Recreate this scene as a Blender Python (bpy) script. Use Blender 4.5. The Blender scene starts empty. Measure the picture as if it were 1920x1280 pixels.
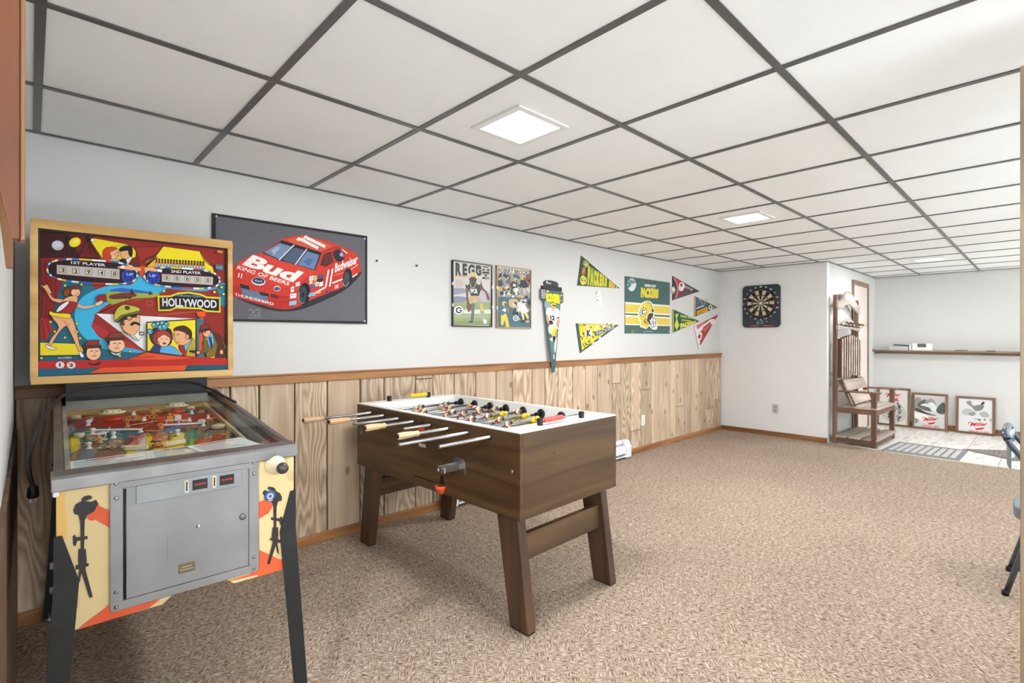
import bpy, bmesh, math, random
from mathutils import Vector, Matrix
random.seed(7)
PI = math.pi
scene = bpy.context.scene
COL = bpy.data.collections.new('room'); scene.collection.children.link(COL)

# ------------------------------------------------------------------ camera
FPX, CYPX = 950.6, 632.8
cd = bpy.data.cameras.new('camera'); cam = bpy.data.objects.new('camera', cd); scene.collection.objects.link(cam)
cd.sensor_fit = 'HORIZONTAL'; cd.sensor_width = 36.0; cd.lens = 36.0 * FPX / 1920.0
cd.shift_y = (CYPX - 640.0) / 1920.0
cd.clip_start = 0.02; cd.clip_end = 60
cam.location = (0, 0, 1.261)
cam.rotation_euler = (PI / 2, 0, math.radians(46.48 - 90))
scene.camera = cam

# ------------------------------------------------------------------ world + exposure
w = bpy.data.worlds.new('world'); scene.world = w; w.use_nodes = True
w.node_tree.nodes['Background'].inputs[0].default_value = (0.85, 0.93, 1.0, 1)
w.node_tree.nodes['Background'].inputs[1].default_value = 1.0
vs = scene.view_settings
vs.view_transform = 'Standard'; vs.look = 'None'; vs.gamma = 1.0; vs.use_curve_mapping = False
vs.exposure = 0.17
PANEL_W = 24.0        # watts of each ceiling panel
FILL_W = 22.0       # fill light set at each unseen opening
sl = bpy.data.lights.new('bounce_sun', 'SUN'); sl.energy = 50.0; sl.angle = math.radians(0.6); sl.color = (0.74, 0.88, 1.0)
so = bpy.data.objects.new('bounce_sun', sl); scene.collection.objects.link(so); so.location = (4, -8, 6)
so.rotation_euler = Vector((0.06, 1.0, -1.6)).to_track_quat('-Z', 'Y').to_euler()      # added to bounce off the unseen pale floor and brighten the ceiling

# ------------------------------------------------------------------ helpers
def lin(c):
    o = []
    for v in c[:3]:
        v = v / 255.0
        o.append(v / 12.92 if v <= 0.04045 else ((v + 0.055) / 1.055) ** 2.4)
    return (o[0], o[1], o[2], 1.0)

def tag(o, label=None, cat=None, group=None, kind=None):
    if label: o['label'] = label
    if cat: o['category'] = cat
    if group: o['group'] = group
    if kind: o['kind'] = kind
    return o

def empty(name, loc=(0, 0, 0), rz=0.0, label=None, cat=None, group=None):
    o = bpy.data.objects.new(name, None); COL.objects.link(o)
    o.location = loc; o.rotation_euler = (0, 0, rz); o.empty_display_size = 0.1
    return tag(o, label, cat, group)

def link(name, me, mat, parent=None):
    o = bpy.data.objects.new(name, me); COL.objects.link(o)
    if mat is not None and not me.materials: me.materials.append(mat)
    if parent is not None: o.parent = parent
    return o

class MB:
    """collects shapes and links them as one mesh object"""
    def __init__(s): s.v = []; s.f = []; s.sm = []
    def add(s, vs_, fs, smooth=False):
        b = len(s.v); s.v += [tuple(p) for p in vs_]
        for f in fs: s.f.append(tuple(i + b for i in f)); s.sm.append(smooth)
        return s
    def box(s, x0, x1, y0, y1, z0, z1):
        v = [(x, y, z) for z in (z0, z1) for y in (y0, y1) for x in (x0, x1)]
        return s.add(v, [(0, 2, 3, 1), (4, 5, 7, 6), (0, 1, 5, 4), (2, 6, 7, 3), (0, 4, 6, 2), (1, 3, 7, 5)])
    def bar(s, p0, p1, wx, wy, up=(0, 0, 1)):
        """rectangular bar from p0 to p1; wx across, wy along 'up'"""
        p0 = Vector(p0); p1 = Vector(p1); d = (p1 - p0).normalized(); u = Vector(up)
        a = d.cross(u)
        if a.length < 1e-4: a = d.cross(Vector((1, 0, 0)))
        a.normalize(); b = a.cross(d).normalized()
        v = []
        for p in (p0, p1):
            for (i, j) in ((-1, -1), (1, -1), (1, 1), (-1, 1)): v.append(p + a * (i * wx / 2) + b * (j * wy / 2))
        return s.add(v, [(3, 2, 1, 0), (4, 5, 6, 7), (0, 1, 5, 4), (1, 2, 6, 5), (2, 3, 7, 6), (3, 0, 4, 7)])
    def prism(s, pts, axis, a0, a1):
        """pts 2D outline extruded along axis 'x','y' or 'z' (counter-clockwise in the two other axes)"""
        def m(p, a):
            if axis == 'x': return (a, p[0], p[1])
            if axis == 'y': return (p[0], a, p[1])
            return (p[0], p[1], a)
        n = len(pts); v = [m(p, a0) for p in pts] + [m(p, a1) for p in pts]
        f = [tuple(range(n))[::-1], tuple(range(n, 2 * n))] + [(i, (i + 1) % n, (i + 1) % n + n, i + n) for i in range(n)]
        return s.add(v, f)
    def lathe(s, p0, d, prof, n=16, smooth=True, caps=True):
        """profile of (distance along d, radius)"""
        p0 = Vector(p0); d = Vector(d).normalized(); a = d.orthogonal().normalized(); b = d.cross(a)
        v = []; f = []
        for (h, r) in prof:
            for k in range(n):
                t = 2 * PI * k / n; v.append(p0 + d * h + a * (r * math.cos(t)) + b * (r * math.sin(t)))
        m = len(prof)
        for i in range(m - 1):
            for k in range(n): f.append((i * n + k, i * n + (k + 1) % n, (i + 1) * n + (k + 1) % n, (i + 1) * n + k))
        s.add(v, f, smooth)
        if caps:
            b0 = len(s.v) - m * n
            s.f.append(tuple(b0 + k for k in range(n))[::-1]); s.sm.append(False)
            s.f.append(tuple(b0 + (m - 1) * n + k for k in range(n))); s.sm.append(False)
        return s
    def cyl(s, p0, p1, r0, r1=None, n=16):
        p0 = Vector(p0); p1 = Vector(p1); L = (p1 - p0).length
        return s.lathe(p0, p1 - p0, [(0, r0), (L, r0 if r1 is None else r1)], n)
    def tube(s, pts, r, n=8, closed=False):
        pts = [Vector(p) for p in pts]; m = len(pts); v = []; f = []
        t0 = (pts[1] - pts[0]).normalized(); a = t0.orthogonal().normalized()
        for i, p in enumerate(pts):
            if closed: t = (pts[(i + 1) % m] - pts[i - 1]).normalized()
            else: t = (pts[min(i + 1, m - 1)] - pts[max(i - 1, 0)]).normalized()
            a = (a - t * a.dot(t)).normalized(); b = t.cross(a)
            for k in range(n):
                q = 2 * PI * k / n; v.append(p + a * (r * math.cos(q)) + b * (r * math.sin(q)))
        for i in range(m if closed else m - 1):
            j = (i + 1) % m
            for k in range(n): f.append((i * n + k, i * n + (k + 1) % n, j * n + (k + 1) % n, j * n + k))
        s.add(v, f, True)
        if not closed:
            b0 = len(s.v) - m * n
            s.f.append(tuple(b0 + k for k in range(n))[::-1]); s.sm.append(False)
            s.f.append(tuple(b0 + (m - 1) * n + k for k in range(n))); s.sm.append(False)
        return s
    def ball(s, c, r, n=10, m=6, sq=(1, 1, 1)):
        v = []; f = []
        for i in range(m + 1):
            th = PI * i / m
            for k in range(n):
                ph = 2 * PI * k / n
                v.append((c[0] + r * sq[0] * math.sin(th) * math.cos(ph), c[1] + r * sq[1] * math.sin(th) * math.sin(ph), c[2] + r * sq[2] * math.cos(th)))
        for i in range(m):
            for k in range(n): f.append((i * n + k, (i + 1) * n + k, (i + 1) * n + (k + 1) % n, i * n + (k + 1) % n))
        return s.add(v, f, True)
    def mesh(s, name):
        me = bpy.data.meshes.new(name); me.from_pydata(s.v, [], s.f)
        me.polygons.foreach_set('use_smooth', s.sm); me.validate(); me.update()
        return me
    def build(s, name, mat, parent=None, bevel=0.0, label=None, seg=2):
        me = s.mesh(name)
        bm = bmesh.new(); bm.from_mesh(me); bmesh.ops.remove_doubles(bm, verts=bm.verts, dist=1e-6)
        bmesh.ops.recalc_face_normals(bm, faces=bm.faces); bm.to_mesh(me); bm.free()
        o = link(name, me, mat, parent)
        if bevel:
            b = o.modifiers.new('bevel', 'BEVEL'); b.width = bevel; b.segments = seg; b.limit_method = 'ANGLE'; b.angle_limit = math.radians(35)
        if label: o['label'] = label
        return o

def spline(pts, n=6, closed=False):
    """Catmull-Rom through points of any dimension"""
    P = [tuple(p) for p in pts]; m = len(P); out = []
    rng = range(m) if closed else range(m - 1)
    for i in rng:
        p1, p2 = P[i], P[(i + 1) % m]
        p0 = P[i - 1] if (closed or i > 0) else p1
        p3 = P[(i + 2) % m] if (closed or i + 2 < m) else p2
        for k in range(n):
            t = k / n; t2 = t * t; t3 = t2 * t
            out.append(tuple(0.5 * (2 * b + (c - a) * t + (2 * a - 5 * b + 4 * c - d) * t2 + (3 * b - a - 3 * c + d) * t3) for a, b, c, d in zip(p0, p1, p2, p3)))
    if not closed: out.append(P[-1])
    return out

def copy_tree(o, parent=None):
    c = o.copy(); COL.objects.link(c)
    if parent is not None: c.parent = parent
    for ch in list(o.children): copy_tree(ch, c)
    return c

# ------------------------------------------------------------------ materials
def nt(name):
    m = bpy.data.materials.new(name); m.use_nodes = True
    t = m.node_tree; b = t.nodes['Principled BSDF']
    return m, t, b
def N(t, kind, **kw):
    n = t.nodes.new(kind)
    for k, v in kw.items():
        if k in n.inputs: n.inputs[k].default_value = v
        else: setattr(n, k, v)
    return n
def ramp(t, stops):
    r = t.nodes.new('ShaderNodeValToRGB'); e = r.color_ramp.elements
    while len(e) < len(stops): e.new(0.5)
    for i, (p, c) in enumerate(stops): e[i].position = p; e[i].color = c
    return r
def coords(t, scale=(1, 1, 1), rnd=False, rot=(0, 0, 0)):
    tc = N(t, 'ShaderNodeTexCoord'); mp = N(t, 'ShaderNodeMapping')
    mp.inputs['Scale'].default_value = scale; mp.inputs['Rotation'].default_value = rot
    if rnd:
        oi = N(t, 'ShaderNodeObjectInfo'); mu = N(t, 'ShaderNodeVectorMath', operation='SCALE'); mu.inputs[0].default_value = (37.0, 53.0, 71.0)
        t.links.new(oi.outputs['Random'], mu.inputs['Scale'])
        ad = N(t, 'ShaderNodeVectorMath', operation='ADD'); t.links.new(tc.outputs['Object'], ad.inputs[0]); t.links.new(mu.outputs[0], ad.inputs[1])
        t.links.new(ad.outputs[0], mp.inputs['Vector'])
    else: t.links.new(tc.outputs['Object'], mp.inputs['Vector'])
    return mp.outputs[0]
def bump(t, b, sock, strength, dist=0.002):
    n = N(t, 'ShaderNodeBump'); n.inputs['Strength'].default_value = strength; n.inputs['Distance'].default_value = dist
    t.links.new(sock, n.inputs['Height']); t.links.new(n.outputs[0], b.inputs['Normal'])
def plain(name, c, rough=0.5, metal=0.0, var=0.06, scale=6.0, bmp=0.0, bscale=200.0, spec=None):
    m, t, b = nt(name)
    v = coords(t); n = N(t, 'ShaderNodeTexNoise', Scale=scale, Detail=4.0); t.links.new(v, n.inputs['Vector'])
    L = lin(c); lo = tuple(max(0, x * (1 - var)) for x in L[:3]) + (1,); hi = tuple(min(1, x * (1 + var)) for x in L[:3]) + (1,)
    r = ramp(t, [(0.3, lo), (0.7, hi)]); t.links.new(n.outputs['Fac'], r.inputs[0]); t.links.new(r.outputs[0], b.inputs['Base Color'])
    b.inputs['Roughness'].default_value = rough; b.inputs['Metallic'].default_value = metal
    if spec is not None: b.inputs['Specular IOR Level'].default_value = spec
    if bmp:
        n2 = N(t, 'ShaderNodeTexNoise', Scale=bscale, Detail=2.0); t.links.new(v, n2.inputs['Vector']); bump(t, b, n2.outputs['Fac'], bmp)
    return m
def wood(name, dark, light, axis='z', rough=0.45, ring=9.0, dist=5.0, fine=0.35, rnd=True, squeeze=0.12, bmp=0.15, knots=False):
    """streaky growth rings stretched along the axis, plus fine pores"""
    m, t, b = nt(name)
    sc = {'x': (squeeze, 1, 1), 'y': (1, squeeze, 1), 'z': (1, 1, squeeze)}[axis]
    v = coords(t, sc, rnd)
    n1 = N(t, 'ShaderNodeTexNoise', Scale=3.2, Detail=3.0, Roughness=0.55); t.links.new(v, n1.inputs['Vector'])
    mul = N(t, 'ShaderNodeMath', operation='MULTIPLY'); mul.inputs[1].default_value = ring; t.links.new(n1.outputs['Fac'], mul.inputs[0])
    fr = N(t, 'ShaderNodeMath', operation='PINGPONG'); fr.inputs[1].default_value = 0.5; t.links.new(mul.outputs[0], fr.inputs[0])
    dbl = N(t, 'ShaderNodeMath', operation='MULTIPLY'); dbl.inputs[1].default_value = 2.0; t.links.new(fr.outputs[0], dbl.inputs[0])
    sc2 = {'x': (squeeze * 0.2, 1, 1), 'y': (1, squeeze * 0.2, 1), 'z': (1, 1, squeeze * 0.2)}[axis]
    v2 = coords(t, sc2, rnd); n2 = N(t, 'ShaderNodeTexNoise', Scale=110.0, Detail=3.0); t.links.new(v2, n2.inputs['Vector'])
    mx = N(t, 'ShaderNodeMix', data_type='FLOAT'); mx.inputs['Factor'].default_value = fine
    t.links.new(dbl.outputs[0], mx.inputs['A']); t.links.new(n2.outputs['Fac'], mx.inputs['B'])
    md = tuple((a + c) / 2 for a, c in zip(lin(dark), lin(light)))
    r = ramp(t, [(0.12, lin(dark)), (0.5, md), (0.85, lin(light))]); t.links.new(mx.outputs['Result'], r.inputs[0])
    last = r.outputs[0]
    if rnd:
        oi = N(t, 'ShaderNodeObjectInfo'); rr = ramp(t, [(0.0, (0.80, 0.80, 0.80, 1)), (1.0, (1.14, 1.12, 1.10, 1))]); t.links.new(oi.outputs['Random'], rr.inputs[0])
        mm = N(t, 'ShaderNodeMix', data_type='RGBA', blend_type='MULTIPLY'); mm.inputs['Factor'].default_value = 1.0
        t.links.new(last, mm.inputs['A']); t.links.new(rr.outputs[0], mm.inputs['B']); last = mm.outputs['Result']
    if knots:
        vv = coords(t, (2.6, 1.0, 1.5), rnd, (PI / 2, 0, 0)); vo = N(t, 'ShaderNodeTexVoronoi', Scale=1.5); vo.voronoi_dimensions = '2D'; t.links.new(vv, vo.inputs['Vector'])
        kr = ramp(t, [(0.03, (0.32, 0.25, 0.2, 1)), (0.085, (1, 1, 1, 1))]); t.links.new(vo.outputs['Distance'], kr.inputs[0])
        mk = N(t, 'ShaderNodeMix', data_type='RGBA', blend_type='MULTIPLY'); mk.inputs['Factor'].default_value = 0.8
        t.links.new(last, mk.inputs['A']); t.links.new(kr.outputs[0], mk.inputs['B']); last = mk.outputs['Result']
    t.links.new(last, b.inputs['Base Color'])
    b.inputs['Roughness'].default_value = rough
    if bmp: bump(t, b, mx.outputs['Result'], bmp, 0.001)
    return m
def emis(name, c, s):
    m, t, b = nt(name); b.inputs['Emission Color'].default_value = lin(c); b.inputs['Emission Strength'].default_value = s
    b.inputs['Base Color'].default_value = (0.9, 0.9, 0.9, 1); return m
def glass(name, tint=(0.95, 0.97, 0.96), gloss=0.5):
    m = bpy.data.materials.new(name); m.use_nodes = True; t = m.node_tree; t.nodes.clear()
    o = N(t, 'ShaderNodeOutputMaterial'); mx = N(t, 'ShaderNodeMixShader'); tr = N(t, 'ShaderNodeBsdfTransparent'); gl = N(t, 'ShaderNodeBsdfGlossy')
    fr = N(t, 'ShaderNodeFresnel'); fr.inputs[0].default_value = 1.5
    mu = N(t, 'ShaderNodeMath', operation='MULTIPLY'); mu.inputs[1].default_value = gloss; t.links.new(fr.outputs[0], mu.inputs[0])
    tr.inputs[0].default_value = (*tint, 1); gl.inputs['Roughness'].default_value = 0.03
    t.links.new(mu.outputs[0], mx.inputs[0]); t.links.new(tr.outputs[0], mx.inputs[1]); t.links.new(gl.outputs[0], mx.inputs[2]); t.links.new(mx.outputs[0], o.inputs[0])
    return m
def printed(name, rough, speck=0.0, sscale=400.0, spec=0.5, metal=0.0):
    """flat print: every patch of ink carries its own colour"""
    m, t, b = nt(name); a = N(t, 'ShaderNodeVertexColor', layer_name='Ink'); last = a.outputs['Color']
    if speck:
        v = coords(t); n = N(t, 'ShaderNodeTexNoise', Scale=sscale, Detail=2.0); t.links.new(v, n.inputs['Vector'])
        r = ramp(t, [(0.3, (1 - speck, 1 - speck, 1 - speck, 1)), (0.7, (1 + speck, 1 + speck, 1 + speck, 1))]); t.links.new(n.outputs['Fac'], r.inputs[0])
        mm = N(t, 'ShaderNodeMix', data_type='RGBA', blend_type='MULTIPLY'); mm.inputs['Factor'].default_value = 1.0
        t.links.new(last, mm.inputs['A']); t.links.new(r.outputs[0], mm.inputs['B']); last = mm.outputs['Result']
    t.links.new(last, b.inputs['Base Color']); b.inputs['Roughness'].default_value = rough; b.inputs['Specular IOR Level'].default_value = spec
    b.inputs['Metallic'].default_value = metal
    return m

# ------------------------------------------------------------------ flat printed artwork
_glyphs = {}
def glyph(txt, bold):
    k = (txt, bold)
    if k not in _glyphs:
        c = bpy.data.curves.new('lettering', 'FONT'); c.body = txt; c.size = 1.0; c.resolution_u = 3; c.offset = bold; c.fill_mode = 'FRONT'
        o = bpy.data.objects.new('lettering', c); scene.collection.objects.link(o)
        dg = bpy.context.evaluated_depsgraph_get(); me = o.evaluated_get(dg).to_mesh()
        v = [(p.co.x, p.co.y) for p in me.vertices]; f = [tuple(p.vertices) for p in me.polygons]
        o.evaluated_get(dg).to_mesh_clear(); bpy.data.objects.remove(o); bpy.data.curves.remove(c)
        x0 = min(p[0] for p in v); x1 = max(p[0] for p in v); y0 = min(p[1] for p in v); y1 = max(p[1] for p in v)
        _glyphs[k] = ([((p[0] - x0) / max(1e-6, x1 - x0), (p[1] - y0) / max(1e-6, y1 - y0)) for p in v], f)
    return _glyphs[k]

def solve_h(src, dst):
    A = []
    for (x, y), (u, v) in zip(src, dst):
        A.append([x, y, 1, 0, 0, 0, -u * x, -u * y, u]); A.append([0, 0, 0, x, y, 1, -v * x, -v * y, v])
    n = 8
    for i in range(n):
        p = max(range(i, n), key=lambda r: abs(A[r][i])); A[i], A[p] = A[p], A[i]
        d = A[i][i]; A[i] = [a / d for a in A[i]]
        for r in range(n):
            if r != i and A[r][i]:
                k = A[r][i]; A[r] = [a - k * b for a, b in zip(A[r], A[i])]
    h = [A[i][8] for i in range(n)] + [1.0]
    return lambda x, y: ((h[0] * x + h[1] * y + h[2]) / (h[6] * x + h[7] * y + 1), (h[3] * x + h[4] * y + h[5]) / (h[6] * x + h[7] * y + 1))

class Art:
    """drawing units -> a flat sheet. quad = sheet corners (TL, TR, BR, BL) in drawing units; w, h = real size;
    org/ex/ey/nrm = where the sheet's top-left corner, right and down directions are in the parent's space"""
    def __init__(s, quad, w_, h_, org, ex, ey, nrm, step=3e-5):
        s.map = solve_h(quad, [(0, 0), (w_, 0), (w_, h_), (0, h_)])
        s.w, s.h = w_, h_; s.org = Vector(org); s.ex = Vector(ex); s.ey = Vector(ey); s.n = Vector(nrm); s.k = 0; s.step = step
        s.v = []; s.f = []; s.c = []; s.clip = True
    def P(s, x, y):
        a, b = s.map(x, y)
        if s.clip: a = min(max(a, 0), s.w); b = min(max(b, 0), s.h)
        return s.org + s.ex * a + s.ey * b + s.n * (s.k * s.step)
    def poly(s, pts, col, smooth=0):
        if smooth: pts = spline(pts, smooth, True)
        ol = getattr(s, 'outline', None)
        s.k += 1; b = len(s.v); s.v += [s.P(*p) for p in pts]; s.f.append(tuple(range(b, b + len(pts)))); s.c.append(lin(col))
        if ol: s.line(list(pts) + [pts[0]], ol[1], ol[0])
        return s
    def rect(s, x0, y0, x1, y1, col): return s.poly([(x0, y0), (x1, y0), (x1, y1), (x0, y1)], col)
    def fill(s, col):
        s.k += 1; b = len(s.v)
        for a, c in ((0, 0), (s.w, 0), (s.w, s.h), (0, s.h)): s.v.append(s.org + s.ex * a + s.ey * c + s.n * (s.k * s.step))
        s.f.append((b, b + 1, b + 2, b + 3)); s.c.append(lin(col)); return s
    def ell(s, cx, cy, rx, ry, col, rot=0.0, n=20, a0=0.0, a1=2 * PI):
        c_, s_ = math.cos(rot), math.sin(rot); pts = []
        for k in range(n):
            t = a0 + (a1 - a0) * k / (n if a1 - a0 > 6.28 else n - 1); x = rx * math.cos(t); y = ry * math.sin(t); pts.append((cx + x * c_ - y * s_, cy + x * s_ + y * c_))
        return s.poly(pts, col)
    def ring(s, cx, cy, rx, ry, wd, col, rot=0.0, n=24, a0=0.0, a1=2 * PI):
        c_, s_ = math.cos(rot), math.sin(rot)
        pts = []
        for k in range(n + 1):
            t = a0 + (a1 - a0) * k / n; x = rx * math.cos(t); y = ry * math.sin(t); pts.append((cx + x * c_ - y * s_, cy + x * s_ + y * c_))
        return s.line(pts, wd, col)
    def line(s, pts, wd, col, smooth=0, taper=False):
        if smooth: pts = spline(pts, smooth)
        s.k += 1; b = len(s.v); m = len(pts)
        for i, p in enumerate(pts):
            q0 = pts[max(i - 1, 0)]; q1 = pts[min(i + 1, m - 1)]; dx, dy = q1[0] - q0[0], q1[1] - q0[1]; L = math.hypot(dx, dy) or 1
            hw = wd / 2 * ((1 - i / (m - 1) * 0.8) if taper else 1)
            s.v.append(s.P(p[0] - dy / L * hw, p[1] + dx / L * hw)); s.v.append(s.P(p[0] + dy / L * hw, p[1] - dx / L * hw))
        for i in range(m - 1): s.f.append((b + 2 * i, b + 2 * i + 1, b + 2 * i + 3, b + 2 * i + 2)); s.c.append(lin(col))
        return s
    def text(s, txt, p0, p1, up, col, bold=0.02, shear=0.0):
        """baseline p0 -> p1; up = (dx, dy) of the cap height"""
        gv, gf = glyph(txt, bold); s.k += 1; b = len(s.v)
        for (x, y) in gv:
            s.v.append(s.P(p0[0] + (p1[0] - p0[0]) * x + up[0] * y + shear * y * (p1[0] - p0[0]), p0[1] + (p1[1] - p0[1]) * x + up[1] * y + shear * y * (p1[1] - p0[1])))
        for f in gf: s.f.append(tuple(i + b for i in f)); s.c.append(lin(col))
        return s
    def build(s, name, mat, parent=None, label=None):
        me = bpy.data.meshes.new(name); me.from_pydata([tuple(v) for v in s.v], [], s.f)
        at = me.color_attributes.new('Ink', 'FLOAT_COLOR', 'CORNER'); d = []
        for p, c in zip(me.polygons, s.c): d += list(c) * p.loop_total
        at.data.foreach_set('color', d); me.update()
        # face the sheet's normal
        bm = bmesh.new(); bm.from_mesh(me)
        inv = parent.matrix_world.inverted() if False else None
        for f in bm.faces:
            f.normal_update()
            if f.normal.dot(s.n) < 0: f.normal_flip()
        bm.to_mesh(me); bm.free()
        o = link(name, me, mat, parent)
        if label: o['label'] = label
        return o

class Crop:
    """read-off coordinates: a zoomed crop with offset and scale, moved to full-picture units"""
    def __init__(s, ox, oy, sc): s.o = (ox, oy, sc)
    def __call__(s, *pts): return [((x - s.o[0]) * s.o[2], (y - s.o[1]) * s.o[2]) for x, y in pts]

M = {}
M['wall'] = plain('wall_paint', (217, 216, 214), 0.65, var=0.015, scale=1.5, bmp=0.05, bscale=300)
M['tile'] = plain('ceiling_tile', (246, 246, 246), 0.9, var=0.02, scale=3, bmp=0.25, bscale=260)
M['tee'] = plain('grey_tee', (84, 84, 83), 0.3, var=0.12, scale=20)
M['trim'] = wood('oak_trim', (132, 84, 44), (176, 124, 76), 'x', 0.4, ring=5, rnd=False)
M['trim_y'] = wood('oak_trim_y', (118, 76, 42), (158, 110, 68), 'y', 0.4, ring=5, rnd=False)
M['trim_z'] = wood('oak_trim_z', (122, 84, 60), (156, 116, 90), 'z', 0.4, ring=5, rnd=False)
M['plank'] = wood('plain_plank', (182, 154, 124), (224, 204, 178), 'z', 0.55, ring=7, fine=0.62, squeeze=0.13, bmp=0.25, knots=True)
M['plank_b'] = wood('grained_plank', (166, 134, 102), (232, 212, 186), 'z', 0.55, ring=26, fine=0.42, squeeze=0.17, bmp=0.35, knots=False)
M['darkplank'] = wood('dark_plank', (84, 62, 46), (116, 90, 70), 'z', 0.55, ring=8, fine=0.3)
M['white'] = plain('white_plastic', (240, 240, 238), 0.35, var=0.02)
M['black'] = plain('black_plastic', (19, 19, 20), 0.5, var=0.2)
M['chrome'] = plain('chrome', (212, 212, 214), 0.28, 1.0, var=0.06)
M['steel'] = plain('worn_steel', (136, 134, 134), 0.42, 1.0, var=0.18, scale=9)
M['zinc'] = plain('zinc_bolt', (150, 152, 155), 0.35, 1.0, var=0.1)
M['ink'] = printed('print_paper', 0.5)
M['inkgloss'] = printed('print_glossy', 0.35, spec=0.18)
M['inkfelt'] = printed('print_felt', 0.9, 0.06, 900)
M['inkcanvas'] = printed('print_canvas', 0.85, 0.25, 260)
M['glass'] = glass('clear_glass', gloss=0.16)
# ================================================================== the room
WY = 3.097; CH = 2.171; DX = 6.91; SY = 1.804; FX = 9.366; NX = -0.05; RY = -2.6; BX = -2.2
SLOPE = 0.05 / (FX - 6.83)
def zf(x): return 0.0 if x < 6.83 else -(x - 6.83) * SLOPE      # the tiled end slopes gently to a drain
def struct(o): o['kind'] = 'structure'; return o

# carpet
def carpet_mat():
    m, t, b = nt('tweed_carpet')
    tc = N(t, 'ShaderNodeTexCoord')
    def streak(sx, sy, sc, ang):
        mp = N(t, 'ShaderNodeMapping'); mp.inputs['Scale'].default_value = (sx, sy, 1); mp.inputs['Rotation'].default_value = (0, 0, ang)
        n = N(t, 'ShaderNodeTexNoise', Scale=sc, Detail=3.0, Roughness=0.6); t.links.new(rt.outputs[0], mp.inputs[0]); t.links.new(mp.outputs[0], n.inputs['Vector']); return n.outputs['Fac']
    rt = N(t, 'ShaderNodeMapping'); rt.inputs['Rotation'].default_value = (0, 0, math.radians(-46)); t.links.new(tc.outputs['Object'], rt.inputs[0])   # woven on the diagonal
    a = streak(1, 0.16, 215, 0.0); c = streak(0.16, 1, 215, 0.0)
    # basket of little blocks decides which way the yarn runs
    ck = N(t, 'ShaderNodeTexVoronoi', Scale=44.0); ck.distance = 'CHEBYCHEV'; t.links.new(rt.outputs[0], ck.inputs['Vector'])
    bw = N(t, 'ShaderNodeSeparateColor'); t.links.new(ck.outputs['Color'], bw.inputs[0])
    gt = N(t, 'ShaderNodeMath', operation='GREATER_THAN'); gt.inputs[1].default_value = 0.5; t.links.new(bw.outputs[0], gt.inputs[0])
    mx = N(t, 'ShaderNodeMix', data_type='FLOAT'); t.links.new(gt.outputs[0], mx.inputs['Factor']); t.links.new(a, mx.inputs['A']); t.links.new(c, mx.inputs['B'])
    r = ramp(t, [(0.32, lin((86, 69, 58))), (0.43, lin((136, 117, 102))), (0.53, lin((175, 159, 143))), (0.67, lin((214, 203, 190)))])
    t.links.new(mx.outputs['Result'], r.inputs[0])
    # rust and grey flecks
    n2 = N(t, 'ShaderNodeTexNoise', Scale=75.0, Detail=2.0); t.links.new(tc.outputs['Object'], n2.inputs['Vector'])
    r2 = ramp(t, [(0.42, (1, 1, 1, 1)), (0.6, (1.03, 0.93, 0.86, 1))]); t.links.new(n2.outputs['Fac'], r2.inputs[0])
    mm = N(t, 'ShaderNodeMix', data_type='RGBA', blend_type='MULTIPLY'); mm.inputs['Factor'].default_value = 1
    t.links.new(r.outputs[0], mm.inputs['A']); t.links.new(r2.outputs[0], mm.inputs['B'])
    n3 = N(t, 'ShaderNodeTexNoise', Scale=1.6, Detail=3.0); t.links.new(tc.outputs['Object'], n3.inputs['Vector'])
    r3 = ramp(t, [(0.3, (0.95, 0.95, 0.95, 1)), (0.7, (1.04, 1.04, 1.04, 1))]); t.links.new(n3.outputs['Fac'], r3.inputs[0])
    m2 = N(t, 'ShaderNodeMix', data_type='RGBA', blend_type='MULTIPLY'); m2.inputs['Factor'].default_value = 1
    t.links.new(mm.outputs['Result'], m2.inputs['A']); t.links.new(r3.outputs[0], m2.inputs['B'])
    t.links.new(m2.outputs['Result'], b.inputs['Base Color']); b.inputs['Roughness'].default_value = 0.95; b.inputs['Specular IOR Level'].default_value = 0.1
    bump(t, b, mx.outputs['Result'], 0.5, 0.004)
    return m
M['carpet'] = carpet_mat()
fl = MB(); fl.prism([(-.35, 1.05), (-.35, -.75), (6.82, -.75), (6.83, 0.5), (6.83, 1.30), (6.905, 1.52), (6.91, SY), (6.91, WY + .1), (-.2, WY + .1), (-.2, 1.05)], 'z', -0.12, 0.0)
floor = struct(fl.build('floor', M['carpet']))

# vinyl floor of the entry, each tile its own piece
def vinyl_mat():
    m, t, b = nt('vinyl_tile'); v = coords(t, (1, 1, 1), True)
    n = N(t, 'ShaderNodeTexNoise', Scale=9.0, Detail=5.0, Roughness=0.6); mp = N(t, 'ShaderNodeMapping'); mp.inputs['Scale'].default_value = (0.5, 2.4, 1)
    t.links.new(v, mp.inputs[0]); t.links.new(mp.outputs[0], n.inputs['Vector'])
    r = ramp(t, [(0.35, lin((205, 196, 182))), (0.5, lin((240, 237, 231))), (0.8, lin((247, 246, 243)))]); t.links.new(n.outputs['Fac'], r.inputs[0]); t.links.new(r.outputs[0], b.inputs['Base Color'])
    b.inputs['Roughness'].default_value = 0.3; return m
M['vinyl'] = vinyl_mat(); M['grout'] = plain('grout', (214, 205, 190), 0.8)
g = MB(); s0 = 6.78
g.add([(s0, RY, -.010), (FX + .1, RY, zf(FX + .1) - .008), (FX + .1, SY + .05, zf(FX + .1) - .008), (s0, SY + .05, -.010), (s0, RY, -.16), (FX + .1, RY, -.2), (FX + .1, SY + .05, -.2), (s0, SY + .05, -.16)],
      [(0, 1, 2, 3), (7, 6, 5, 4), (0, 4, 5, 1), (1, 5, 6, 2), (2, 6, 7, 3), (3, 7, 4, 0)])
floor2 = struct(g.build('floor_entry', M['grout']))
TS = 0.305
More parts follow.
